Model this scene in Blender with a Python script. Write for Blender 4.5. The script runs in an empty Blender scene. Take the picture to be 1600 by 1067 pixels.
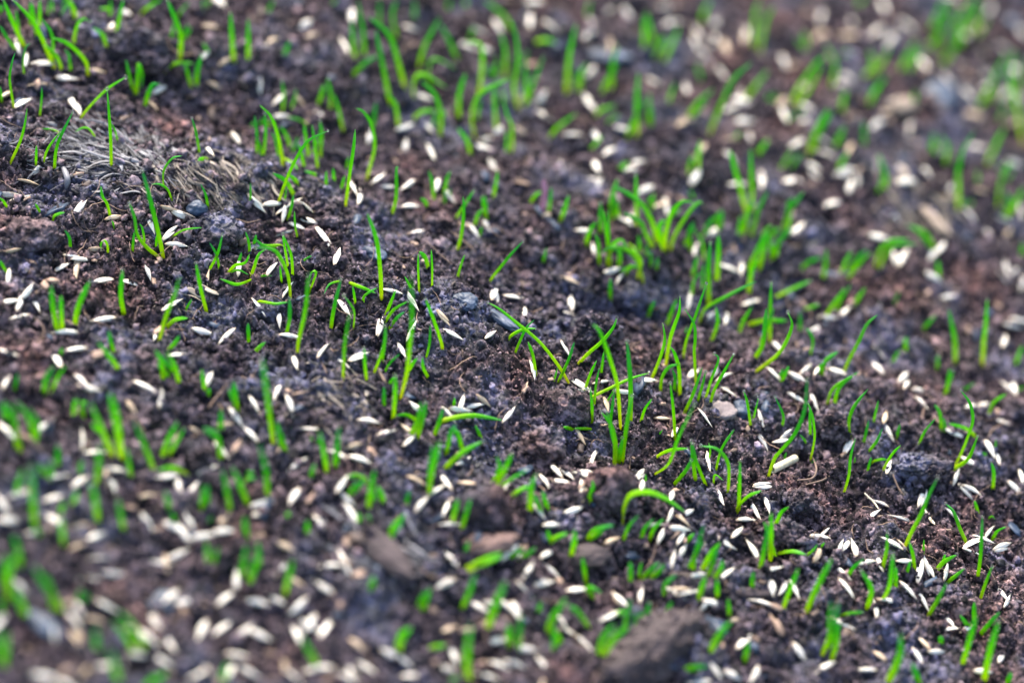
import bpy, math, random
import numpy as np
from mathutils import Vector, Matrix
from mathutils.bvhtree import BVHTree

random.seed(7); RNG = np.random.default_rng(11)
scene = bpy.context.scene
COL = scene.collection

# ------------------------------------------------------------------ camera, light, exposure
PITCH, DIST, LENS = math.radians(46.0), 0.55, 94.0          # macro lens looking down on the seed bed, real-size metres
cam_data = bpy.data.cameras.new('camera'); cam = bpy.data.objects.new('camera', cam_data); COL.objects.link(cam)
CAM = Vector((0.0, -DIST*math.cos(PITCH), DIST*math.sin(PITCH)))
cam.location = CAM; cam.rotation_euler = (math.pi/2 - PITCH, 0.0, 0.0)
cam_data.lens = LENS; cam_data.sensor_width = 36.0
cam_data.clip_start = 0.01; cam_data.clip_end = 60.0
cam_data.dof.use_dof = True; cam_data.dof.focus_distance = DIST-.0065; cam_data.dof.aperture_fstop = 4.3
cam_data.dof.aperture_blades = 9
scene.camera = cam

SUN_EL, SUN_AZ = math.radians(46), math.radians(-12)        # soft light from the far side, a little to one side
world = bpy.data.worlds.new('World'); scene.world = world; world.use_nodes = True
wn = world.node_tree.nodes; wl = world.node_tree.links
sky = wn.new('ShaderNodeTexSky'); sky.sky_type = 'NISHITA'; sky.sun_disc = False
sky.sun_elevation = SUN_EL; sky.sun_rotation = SUN_AZ; sky.dust_density = 3.0; sky.air_density = 1.0; sky.ozone_density = 1.0
wl.new(sky.outputs[0], wn['Background'].inputs['Color']); wn['Background'].inputs['Strength'].default_value = 0.115
sun_data = bpy.data.lights.new('sun', 'SUN'); sun_data.energy = 1.5; sun_data.angle = math.radians(11); sun_data.color = (1.0, 0.95, 0.88)
sun = bpy.data.objects.new('sun', sun_data); COL.objects.link(sun)
sdir = Vector((math.sin(SUN_AZ)*math.cos(SUN_EL), math.cos(SUN_AZ)*math.cos(SUN_EL), math.sin(SUN_EL)))
sun.rotation_euler = sdir.to_track_quat('Z', 'Y').to_euler()
scene.view_settings.view_transform = 'Standard'; scene.view_settings.look = 'None'
scene.view_settings.gamma = 1.0; scene.view_settings.exposure = 2.28
scene.render.engine = 'CYCLES'
scene.cycles.use_denoising = True
scene.cycles.max_bounces = 6; scene.cycles.diffuse_bounces = 3; scene.cycles.glossy_bounces = 2; scene.cycles.transmission_bounces = 6

# ------------------------------------------------------------------ small helpers
def tag(o, label=None, cat=None, group=None, kind=None):
    if label: o['label'] = label
    if cat: o['category'] = cat
    if group: o['group'] = group
    if kind: o['kind'] = kind
    return o
def pix_dir(px, py):                                        # photograph pixel (1600 x 1067) -> ray in the place
    x = (px-800.0)/1600.0*36.0/LENS; y = -(py-533.5)/1600.0*36.0/LENS
    c, s = math.cos(PITCH), math.sin(PITCH)
    fwd = Vector((0, c, -s)); up = Vector((0, s, c))
    return (fwd + Vector((x, 0, 0)) + up*y).normalized()
def raw_mesh(name, verts, faces, mat, attrs=None, smooth=True):
    """numpy verts (n,3) and faces (m,k) or a list of such arrays -> mesh datablock."""
    me = bpy.data.meshes.new(name)
    fl = faces if isinstance(faces, list) else [faces]
    fl = [np.asarray(f, dtype=np.int32) for f in fl if len(f)]
    loops = np.concatenate([f.ravel() for f in fl])
    sizes = np.concatenate([np.full(len(f), f.shape[1], dtype=np.int32) for f in fl])
    starts = np.concatenate([[0], np.cumsum(sizes)[:-1]]).astype(np.int32)
    me.vertices.add(len(verts)); me.vertices.foreach_set('co', np.asarray(verts, dtype=np.float32).ravel())
    me.loops.add(len(loops)); me.loops.foreach_set('vertex_index', loops.astype(np.int32))
    me.polygons.add(len(sizes)); me.polygons.foreach_set('loop_start', starts)
    me.polygons.foreach_set('use_smooth', np.full(len(sizes), smooth, dtype=bool))
    for k, v in (attrs or {}).items():
        v = np.asarray(v, dtype=np.float32)
        a = me.attributes.new(k, 'FLOAT', 'POINT'); a.data.foreach_set('value', v)
    me.update(calc_edges=True)
    if mat: me.materials.append(mat)
    return me
def link(name, me, parent=None, loc=None):
    o = bpy.data.objects.new(name, me); COL.objects.link(o)
    if loc is not None: o.location = loc
    if parent: o.parent = parent
    return o

# ------------------------------------------------------------------ noise in numpy
def _hash(ix, iy, k):
    h = (ix.astype(np.int64)*374761393 + iy.astype(np.int64)*668265263 + k*1274126177) & 0xffffffff
    h = ((h ^ (h >> 13))*1274126177) & 0xffffffff
    h = ((h ^ (h >> 16))*2246822519) & 0xffffffff
    return ((h ^ (h >> 15)) & 0xffffff)/float(0xffffff)
def vnoise(x, y, scale, k):                                 # gradient noise, about -1..1
    x = x/scale; y = y/scale
    ix = np.floor(x); iy = np.floor(y); fx = x-ix; fy = y-iy
    def g(dx, dy):
        a = _hash(ix+dx, iy+dy, k)*2*np.pi
        return np.cos(a)*(fx-dx) + np.sin(a)*(fy-dy)
    u = fx*fx*fx*(fx*(fx*6-15)+10); v = fy*fy*fy*(fy*(fy*6-15)+10)
    return 1.5*((g(0,0)*(1-u)+g(1,0)*u)*(1-v) + (g(0,1)*(1-u)+g(1,1)*u)*v)
def domes(x, y, cell, k, rmin=0.35, rmax=0.75):             # rounded crumbs of uneven size packed over the plane, 0..1
    ux = x/cell; uy = y/cell
    ix = np.floor(ux); iy = np.floor(uy); out = np.zeros_like(x)
    for dx in (-1, 0, 1):
        for dy in (-1, 0, 1):
            cx = ix+dx; cy = iy+dy
            px = cx+_hash(cx, cy, k); py = cy+_hash(cx, cy, k+1)
            r = rmin+(rmax-rmin)*_hash(cx, cy, k+2)
            d2 = ((ux-px)**2+(uy-py)**2)/(r*r)
            out = np.maximum(out, np.sqrt(np.clip(1-d2, 0, 1))*r)
    return out

# ------------------------------------------------------------------ the lie of the land
SLOPE = -0.27
def plane_xy(px, py):
    d = pix_dir(px, py); n = Vector((-SLOPE, 0, 1))
    t = -CAM.dot(n)/d.dot(n); p = CAM+d*t
    return p.x, p.y
# mounds and hollows: pixel, radius x / y (mm), height (mm)
BUMPS = [(210,250,26,16,5.0),(360,300,18,12,3.5),(40,60,24,20,3),(560,330,14,10,2.5),(740,560,30,14,3.2),(640,450,26,12,2.5),
         (1010,480,18,9,-3.5),(850,470,14,7,-2.0),(300,160,22,14,-3.0),(560,160,30,16,-2.5),(1230,500,20,8,-2.5),(1330,640,30,12,2.2),
         (1460,560,20,9,-2.0),(930,520,7,5,3.0),(1430,860,22,12,1.5),(1240,700,10,5,-2.0),(1440,790,16,5,-1.8),(760,790,10,7,3.5),(955,785,10,7,4),
         (480,600,16,10,2.0),(1270,960,30,12,1.6),(480,930,30,14,-2),(180,960,30,18,-2.0),(560,860,24,14,1.5),(1420,330,24,16,2.5),(215,75,9,6,4.0),(270,95,7,5,2.5)]
BUMPS = [(*plane_xy(a, b), c*.001, d*.001, e*.001) for a, b, c, d, e in BUMPS]
def height_soft(x, y):                                      # the ground without its crumbs
    h = SLOPE*np.clip(x, -0.6, 0.6)
    for bx, by, rx, ry, a in BUMPS:
        h = h + a*np.exp(-((x-bx)/rx)**2-((y-by)/ry)**2)
    h = h + .0024*vnoise(x, y, .055, 1) + .0018*vnoise(x, y, .021, 2)
    return h
def height(x, y):
    h = height_soft(x, y)
    clod = np.clip(vnoise(x, y, .016, 9)+.25, 0, 1)         # cloddy patches beside finer ones
    h = h + .0036*clod*domes(x, y, .0105, 20, .3, .7) + .0030*np.clip(vnoise(x, y, .03, 12), 0, 1)*domes(x, y, .019, 26, .25, .6) + .0016*vnoise(x, y, .0075, 3)
    wx = x+.0009*vnoise(x, y, .004, 5); wy = y+.0009*vnoise(x, y, .004, 6)
    h = h + .0021*domes(wx, wy, .0038, 30) + .0017*domes(wx, wy, .0017, 40) + .0005*vnoise(x, y, .0011, 7)
    return h - .0031
def h1(x, y, f=height): return float(f(np.array([x]), np.array([y]))[0])

def axis(lo, hi, step, far):
    inner = np.arange(lo, hi+step/2, step); s = step; a = []
    v = hi
    while v < far: s *= 1.16; v += s; a.append(v)
    s = step; b = []; v = lo
    while v > -far: s *= 1.16; v -= s; b.append(v)
    return np.concatenate([b[::-1], inner, a])
X = axis(-.150, .160, .00034, 3.0); Y = axis(-.112, .178, .00038, 3.0)
def grid_faces(nx, ny):
    i = (np.arange(ny-1)[:, None]*nx+np.arange(nx-1)[None, :]).ravel()
    return np.stack([i, i+1, i+1+nx, i+nx], 1)

# ------------------------------------------------------------------ materials
def new_mat(name):
    m = bpy.data.materials.new(name); m.use_nodes = True
    nt = m.node_tree; p = nt.nodes['Principled BSDF']
    def N(t, **kw):
        n = nt.nodes.new(t)
        for k, v in kw.items(): setattr(n, k, v)
        return n
    return m, nt, p, N, nt.links.new
def ramp(N, stops):
    r = N('ShaderNodeValToRGB'); e = r.color_ramp.elements
    while len(e) < len(stops): e.new(0.5)
    for el, (pos, c) in zip(e, stops): el.position = pos; el.color = (*c, 1)
    return r
def soil_material(name, dark, mid, light, island=False):
    m, nt, p, N, L = new_mat(name)
    geo = N('ShaderNodeNewGeometry')
    n1 = N('ShaderNodeTexNoise'); n1.inputs['Scale'].default_value = 900; n1.inputs['Detail'].default_value = 6; n1.inputs['Roughness'].default_value = .7
    n2 = N('ShaderNodeTexNoise'); n2.inputs['Scale'].default_value = 70; n2.inputs['Detail'].default_value = 4
    n3 = N('ShaderNodeTexVoronoi'); n3.inputs['Scale'].default_value = 650
    for n in (n1, n2, n3): L(geo.outputs['Position'], n.inputs['Vector'])
    r1 = ramp(N, [(.30, dark), (.5, mid), (.72, light)])  # dark stop puts the shade of gaps between crumbs into the colour
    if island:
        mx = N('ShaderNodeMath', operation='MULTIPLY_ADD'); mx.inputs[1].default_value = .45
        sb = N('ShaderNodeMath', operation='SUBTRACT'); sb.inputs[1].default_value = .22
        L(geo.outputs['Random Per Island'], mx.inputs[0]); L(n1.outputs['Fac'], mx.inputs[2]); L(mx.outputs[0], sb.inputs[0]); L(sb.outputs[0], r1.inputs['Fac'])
    else:
        mx = N('ShaderNodeMath', operation='MULTIPLY_ADD'); mx.inputs[1].default_value = .3
        sb = N('ShaderNodeMath', operation='SUBTRACT'); sb.inputs[1].default_value = .15
        sp = N('ShaderNodeSeparateColor'); L(n3.outputs['Color'], sp.inputs[0])
        L(sp.outputs[0], mx.inputs[0]); L(n1.outputs['Fac'], mx.inputs[2]); L(mx.outputs[0], sb.inputs[0]); L(sb.outputs[0], r1.inputs['Fac'])
    # patches: purplish brown soil to damp soil, its blue sky sheen mixed into the colour
    r2 = ramp(N, [(.38, (.62, .86, 1.5)), (.46, (.95, 1, 1.08)), (.56, (1.05, 1, 1)), (.68, (1.35, 1.02, .88))])
    L(n2.outputs['Fac'], r2.inputs['Fac'])
    mul = N('ShaderNodeMix', data_type='RGBA', blend_type='MULTIPLY'); mul.inputs[0].default_value = .8
    n4 = N('ShaderNodeTexNoise'); n4.inputs['Scale'].default_value = 24; n4.inputs['Detail'].default_value = 2; L(geo.outputs['Position'], n4.inputs['Vector'])
    r4 = ramp(N, [(.36, (.72, .74, .88)), (.5, (1.05, 1, 1.06)), (.64, (1.36, 1.17, 1.15))]); L(n4.outputs['Fac'], r4.inputs['Fac'])
    mu4 = N('ShaderNodeMix', data_type='RGBA', blend_type='MULTIPLY'); mu4.inputs[0].default_value = 1.0
    L(r1.outputs[0], mul.inputs[6]); L(r2.outputs[0], mul.inputs[7]); L(mul.outputs[2], mu4.inputs[6]); L(r4.outputs[0], mu4.inputs[7]); L(mu4.outputs[2], p.inputs['Base Color'])
    rr = N('ShaderNodeMapRange'); rr.inputs[1].default_value = .36; rr.inputs[2].default_value = .52; rr.inputs[3].default_value = .30; rr.inputs[4].default_value = .80
    L(n2.outputs['Fac'], rr.inputs[0]); L(rr.outputs[0], p.inputs['Roughness'])
    sr = N('ShaderNodeMapRange'); sr.inputs[1].default_value = .36; sr.inputs[2].default_value = .5; sr.inputs[3].default_value = .5; sr.inputs[4].default_value = .16
    L(n2.outputs['Fac'], sr.inputs[0]); L(sr.outputs[0], p.inputs['Specular IOR Level'])
    b = N('ShaderNodeBump'); b.inputs['Strength'].default_value = 1.0; b.inputs['Distance'].default_value = .0005
    L(n1.outputs['Fac'], b.inputs['Height']); L(b.outputs[0], p.inputs['Normal'])
    return m
M_SOIL = soil_material('damp_soil', (.002, .0018, .0021), (.0285, .0230, .0245), (.18, .135, .132))
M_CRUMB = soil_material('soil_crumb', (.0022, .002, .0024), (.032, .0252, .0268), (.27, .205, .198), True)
M_CLOD = soil_material('soil_clod', (.009, .0075, .008), (.048, .037, .037), (.20, .152, .145))
def plain(name, c1, c2, rough=.6, scale=700, stretch=None, spec=.4, island=False, coat=0):
    m, nt, p, N, L = new_mat(name)
    geo = N('ShaderNodeNewGeometry'); tc = N('ShaderNodeTexCoord')
    n = N('ShaderNodeTexNoise'); n.inputs['Scale'].default_value = scale; n.inputs['Detail'].default_value = 5; n.inputs['Roughness'].default_value = .65
    mp = N('ShaderNodeMapping'); mp.inputs['Scale'].default_value = stretch or (1, 1, 1)
    L(tc.outputs['Object'], mp.inputs[0]); L(mp.outputs[0], n.inputs['Vector'])
    r = ramp(N, [(.32, c1), (.68, c2)])
    if island:
        a = N('ShaderNodeMath', operation='MULTIPLY_ADD'); a.inputs[1].default_value = .5
        s = N('ShaderNodeMath', operation='SUBTRACT'); s.inputs[1].default_value = .25
        L(geo.outputs['Random Per Island'], a.inputs[0]); L(n.outputs['Fac'], a.inputs[2]); L(a.outputs[0], s.inputs[0]); L(s.outputs[0], r.inputs['Fac'])
    else: L(n.outputs['Fac'], r.inputs['Fac'])
    L(r.outputs[0], p.inputs['Base Color']); p.inputs['Roughness'].default_value = rough; p.inputs['Specular IOR Level'].default_value = spec
    b = N('ShaderNodeBump'); b.inputs['Strength'].default_value = .6; b.inputs['Distance'].default_value = .0002
    L(n.outputs['Fac'], b.inputs['Height']); L(b.outputs[0], p.inputs['Normal'])
    return m
M_STONE = plain('pale_stone', (.09, .07, .068), (.27, .215, .20), .8, 500)
M_SLATE = plain('slate_chip', (.012, .020, .034), (.045, .070, .115), .5, 300, spec=.35)
M_BARK = plain('bark', (.015, .010, .010), (.085, .060, .058), .8, 260, (1, 5, 1))
M_TANBARK = plain('tan_bark', (.05, .035, .028), (.34, .26, .19), .8, 320, (1, 3, 1))
M_WOOD = plain('reddish_wood', (.06, .030, .022), (.24, .14, .11), .7, 300, (1, 5, 1))
M_STRAW = plain('dry_straw', (.42, .34, .20), (.68, .60, .42), .55, 500, (1, 1, 1), island=True)
M_FIBRE_GREY = plain('grey_fibre', (.022, .021, .024), (.19, .18, .187), .5, 200, island=True)
M_FIBRE_TAN = plain('tan_fibre', (.04, .031, .025), (.33, .265, .20), .55, 200, island=True)
M_HAIR = plain('rootlet', (.05, .03, .022), (.32, .20, .13), .6, 200, island=True)
M_CHIP = plain('litter_chip', (.05, .032, .025), (.34, .22, .15), .6, 200, island=True)
M_PINK = plain('pink_shoot', (.45, .12, .22), (.62, .32, .40), .4, 300)
def seed_material(name, base, streak, base_tan, streak_tan):
    m, nt, p, N, L = new_mat(name)
    al = N('ShaderNodeAttribute', attribute_name='along'); ar = N('ShaderNodeAttribute', attribute_name='around'); tn = N('ShaderNodeAttribute', attribute_name='tone')
    cmb = N('ShaderNodeCombineXYZ')
    m1 = N('ShaderNodeMath', operation='MULTIPLY'); m1.inputs[1].default_value = 2.2; L(al.outputs['Fac'], m1.inputs[0])
    m2 = N('ShaderNodeMath', operation='MULTIPLY'); m2.inputs[1].default_value = 11; L(ar.outputs['Fac'], m2.inputs[0])
    L(m1.outputs[0], cmb.inputs[0]); L(m2.outputs[0], cmb.inputs[1]); L(tn.outputs['Fac'], cmb.inputs[2])
    n = N('ShaderNodeTexNoise'); n.inputs['Scale'].default_value = 1.6; n.inputs['Detail'].default_value = 4; L(cmb.outputs[0], n.inputs['Vector'])
    ra = ramp(N, [(.30, streak), (.56, base)]); L(n.outputs['Fac'], ra.inputs['Fac'])
    rb = ramp(N, [(.30, streak_tan), (.56, base_tan)]); L(n.outputs['Fac'], rb.inputs['Fac'])
    tt = N('ShaderNodeAttribute', attribute_name='tan'); r = N('ShaderNodeMix', data_type='RGBA'); L(tt.outputs['Fac'], r.inputs[0]); L(ra.outputs[0], r.inputs[6]); L(rb.outputs[0], r.inputs[7])
    # browner at the stub end, each seed its own shade
    r2 = ramp(N, [(0, (.50, .36, .24)), (.14, (.9, .84, .76)), (.3, (1, 1, 1)), (.85, (1, .97, .92)), (1, (.85, .74, .6))]); L(al.outputs['Fac'], r2.inputs['Fac'])
    mul = N('ShaderNodeMix', data_type='RGBA', blend_type='MULTIPLY'); mul.inputs[0].default_value = .8
    L(r.outputs[2], mul.inputs[6]); L(r2.outputs[0], mul.inputs[7])
    hv = N('ShaderNodeHueSaturation'); mr = N('ShaderNodeMapRange'); mr.inputs[3].default_value = .72; mr.inputs[4].default_value = 1.06
    L(tn.outputs['Fac'], mr.inputs[0]); L(mr.outputs[0], hv.inputs['Value']); L(mul.outputs[2], hv.inputs['Color']); L(hv.outputs[0], p.inputs['Base Color'])
    p.inputs['Roughness'].default_value = .45; p.inputs['Specular IOR Level'].default_value = .4
    p.inputs['Subsurface Weight'].default_value = .15; p.inputs['Subsurface Radius'].default_value = (.001, .0007, .0004); p.inputs['Subsurface Scale'].default_value = .5
    return m
M_SEED = seed_material('dry_husk', (.86, .80, .69), (.58, .48, .35), (.60, .46, .31), (.40, .27, .16))
def leaf_material():
    m, nt, p, N, L = new_mat('young_leaf')
    al = N('ShaderNodeAttribute', attribute_name='along'); tn = N('ShaderNodeAttribute', attribute_name='tone'); ar = N('ShaderNodeAttribute', attribute_name='around')
    ra = ramp(N, [(0, (.60, .40, .09)), (.10, (.68, .66, .02)), (.28, (.54, .74, .004)), (.58, (.32, .72, .003)), (.86, (.13, .60, .006)), (1, (.26, .64, .12))])
    rb = ramp(N, [(0, (.56, .40, .08)), (.12, (.56, .64, .01)), (.32, (.34, .66, .004)), (.62, (.075, .48, .012)), (1, (.07, .40, .12))])
    L(al.outputs['Fac'], ra.inputs['Fac']); L(al.outputs['Fac'], rb.inputs['Fac'])
    mx = N('ShaderNodeMix', data_type='RGBA'); L(tn.outputs['Fac'], mx.inputs[0]); L(ra.outputs[0], mx.inputs[6]); L(rb.outputs[0], mx.inputs[7])
    # fine lengthwise veins
    sn = N('ShaderNodeMath', operation='MULTIPLY'); sn.inputs[1].default_value = 44.0; L(ar.outputs['Fac'], sn.inputs[0])
    s2 = N('ShaderNodeMath', operation='SINE'); L(sn.outputs[0], s2.inputs[0])
    mr = N('ShaderNodeMapRange'); mr.inputs[1].default_value = -1; mr.inputs[3].default_value = .84; mr.inputs[4].default_value = 1.1; L(s2.outputs[0], mr.inputs[0])
    hv = N('ShaderNodeHueSaturation'); L(mr.outputs[0], hv.inputs['Value']); L(mx.outputs[2], hv.inputs['Color'])
    L(hv.outputs[0], p.inputs['Base Color']); p.inputs['Roughness'].default_value = .38; p.inputs['Specular IOR Level'].default_value = .28
    tr = N('ShaderNodeBsdfTranslucent'); L(hv.outputs[0], tr.inputs['Color'])
    ms = N('ShaderNodeMixShader'); ms.inputs[0].default_value = .55
    L(p.outputs[0], ms.inputs[1]); L(tr.outputs[0], ms.inputs[2]); L(ms.outputs[0], nt.nodes['Material Output'].inputs['Surface'])
    return m
M_LEAF = leaf_material()
m_, nt_, p_, N_, L_ = new_mat('water_drop')
p_.inputs['Base Color'].default_value = (1, 1, 1, 1); p_.inputs['Roughness'].default_value = .02; p_.inputs['IOR'].default_value = 1.33; p_.inputs['Transmission Weight'].default_value = 1.0
M_DROP = m_

# ------------------------------------------------------------------ ground
gx, gy = np.meshgrid(X, Y); gz = height(gx.ravel(), gy.ravel())
ground = link('soil_ground', raw_mesh('soil_ground', np.stack([gx.ravel(), gy.ravel(), gz], 1), grid_faces(len(X), len(Y)), M_SOIL))
tag(ground, 'dark damp crumbly garden soil sloping down to one side', 'soil', kind='structure')
del gx, gy, gz
cxs = np.arange(-.16, .171, .0014); cys = np.arange(-.125, .19, .0014)      # a coarser copy, only to find where a line of sight meets the soil
qx, qy = np.meshgrid(cxs, cys); qz = height(qx.ravel(), qy.ravel())
BVH = BVHTree.FromPolygons(np.stack([qx.ravel(), qy.ravel(), qz], 1).tolist(), grid_faces(len(cxs), len(cys)).tolist())
def hit(px, py):
    d = pix_dir(px, py); loc, nor, i, t = BVH.ray_cast(CAM, d)
    if loc is None:
        x, y = plane_xy(px, py); return Vector((x, y, h1(x, y)))
    return loc
def soft_normal(x, y, e=.002):
    hx = (h1(x+e, y, height_soft)-h1(x-e, y, height_soft))/(2*e); hy = (h1(x, y+e, height_soft)-h1(x, y-e, height_soft))/(2*e)
    return Vector((-hx, -hy, 1)).normalized()

# ------------------------------------------------------------------ loose lumps
def ico(sub):
    import bmesh
    bm = bmesh.new(); bmesh.ops.create_icosphere(bm, subdivisions=sub, radius=1.0)
    v = np.array([q.co[:] for q in bm.verts]); f = np.array([[q.index for q in t.verts] for t in bm.faces]); bm.free()
    return v, f
ICO1, ICO2, ICO3, ICO5 = ico(1), ico(2), ico(3), ico(5)
def noise3(v, s, k):                                        # gradient noise in space, about -1..1
    p = v/s; i = np.floor(p); f = p-i; out = np.zeros(len(v)); u = f*f*f*(f*(f*6-15)+10)
    for a in (0, 1):
        for b in (0, 1):
            for c in (0, 1):
                ix, iy, iz = i[:, 0]+a, i[:, 1]+b, i[:, 2]+c
                g = np.stack([_hash(ix+iz*131, iy+iz*57, k+q)*2-1 for q in (0, 11, 23)], 1)
                w = (u[:, 0] if a else 1-u[:, 0])*(u[:, 1] if b else 1-u[:, 1])*(u[:, 2] if c else 1-u[:, 2])
                out += w*((f-np.array([a, b, c]))*g).sum(1)
    return out*1.5
def lump_shapes(base, n, rough):
    out = []
    for k in range(n):
        v = base[0]*(1+rough*noise3(base[0]+k*7.3, .9, 50+k)[:, None]+rough*.7*noise3(base[0]-k*3.1, .42, 90+k)[:, None])
        out.append(v*RNG.uniform(.65, 1.25, 3))
    return out
def rot_random(n):
    q = RNG.normal(size=(n, 4)); q /= np.linalg.norm(q, axis=1)[:, None]
    w, x, y, z = q.T
    return np.stack([np.stack([1-2*(y*y+z*z), 2*(x*y-z*w), 2*(x*z+y*w)], 1), np.stack([2*(x*y+z*w), 1-2*(x*x+z*z), 2*(y*z-x*w)], 1), np.stack([2*(x*z-y*w), 2*(y*z+x*w), 1-2*(x*x+y*y)], 1)], 1)
def scatter(name, mat, base, n, rmin, rmax, power, sink, rough=.5, smooth=True, region=(-.148, .158, -.11, .176), keep=None):
    shapes = lump_shapes(base, 14, rough)
    x = RNG.uniform(region[0], region[1], n); y = RNG.uniform(region[2], region[3], n)
    if keep is not None:
        k = keep(x, y); x, y = x[k], y[k]; n = len(x)
    r = rmin*(rmax/rmin)**(RNG.random(n)**power)
    z = height(x, y)+r*sink
    R = rot_random(n); which = RNG.integers(0, 14, n)
    P = np.stack(shapes)[which]
    V = np.einsum('nij,nvj->nvi', R, P)*r[:, None, None]+np.stack([x, y, z], 1)[:, None, :]
    nv = base[0].shape[0]
    F = base[1][None]+(np.arange(n)*nv)[:, None, None]
    return link(name, raw_mesh(name, V.reshape(-1, 3), F.reshape(-1, 3), mat, smooth=smooth))
def fine_band(x, y):                                        # more small crumbs where the bed is raked fine
    return RNG.random(len(x)) < np.clip(.55+.9*vnoise(x, y, .03, 77), .12, 1)
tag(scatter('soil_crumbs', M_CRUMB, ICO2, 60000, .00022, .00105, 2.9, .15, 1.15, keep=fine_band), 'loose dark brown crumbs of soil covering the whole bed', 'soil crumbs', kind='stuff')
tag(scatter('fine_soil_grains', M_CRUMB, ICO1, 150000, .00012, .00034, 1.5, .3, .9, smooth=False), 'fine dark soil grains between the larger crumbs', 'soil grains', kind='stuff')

# ------------------------------------------------------------------ tubes along a line: leaves, fibres, rootlets
def spline(P, n):
    P = np.asarray(P, float)
    if len(P) == 2: P = np.stack([P[0], P[0]*.5+P[1]*.5, P[1]])
    d = np.concatenate([[0], np.cumsum(np.linalg.norm(np.diff(P, axis=0), axis=1)**.5)]); t = np.linspace(0, d[-1], n)
    Q = np.vstack([2*P[0]-P[1], P, 2*P[-1]-P[-2]]); out = np.zeros((n, 3))
    for i, tt in enumerate(t):
        k = min(np.searchsorted(d, tt, 'right')-1, len(P)-2); u = (tt-d[k])/(d[k+1]-d[k])
        a, b, c, e = Q[k], Q[k+1], Q[k+2], Q[k+3]
        out[i] = .5*((2*b)+(-a+c)*u+(2*a-5*b+4*c-e)*u*u+(-a+3*b-3*c+e)*u**3)
    return out
def ribbon(C, side0, width, thick, ring=8, fold=0.0, tip=.25, base=.7, tone=.5):
    """closed lens-shaped tube along C; returns verts, quads, attributes"""
    n = len(C); T = np.gradient(C, axis=0); T /= np.linalg.norm(T, axis=1)[:, None]+1e-12
    S = side0[None]-T*(T@side0)[:, None]; S /= np.linalg.norm(S, axis=1)[:, None]+1e-9
    U = np.cross(T, S); s = np.linspace(0, 1, n)
    prof = base+(1-base)*np.clip(s/.25, 0, 1)
    prof = prof*np.where(s > 1-tip, np.sqrt(np.clip(1-((s-(1-tip))/tip)**2, 0.004, 1))*.75+.25*np.clip((1-s)/tip, 0, 1), 1)
    th = np.arange(ring)/ring*2*np.pi
    V = (C[:, None]+S[:, None]*(np.cos(th)[None, :, None]*(prof*width/2)[:, None, None])
         + U[:, None]*((np.sin(th)[None]*thick/2*np.maximum(prof, .3)[:, None]+fold*width*(np.cos(th)[None]**2-.5)*prof[:, None])[:, :, None]))
    j = np.arange(ring); i = np.arange(n-1)[:, None]*ring
    F = np.stack([i+j, i+(j+1) % ring, i+ring+(j+1) % ring, i+ring+j], -1).reshape(-1, 4)
    A = {'along': np.repeat(s, ring), 'around': np.tile(np.abs(np.cos(th/2)), n), 'tone': np.full(n*ring, tone)}
    return V.reshape(-1, 3), F, A
class Pile:                                                 # collects pieces of ONE mesh
    def __init__(self): self.v, self.f, self.a, self.n = [], [], {}, 0
    def add(self, v, f, a=None):
        self.v.append(v); self.f.append(np.asarray(f)+self.n); self.n += len(v)
        for k, x in (a or {}).items(): self.a.setdefault(k, []).append(x)
    def mesh(self, name, mat):
        by = {}
        for f in self.f: by.setdefault(f.shape[1], []).append(f)
        return raw_mesh(name, np.concatenate(self.v), [np.concatenate(x) for x in by.values()], mat, {k: np.concatenate(x) for k, x in self.a.items()})

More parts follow.
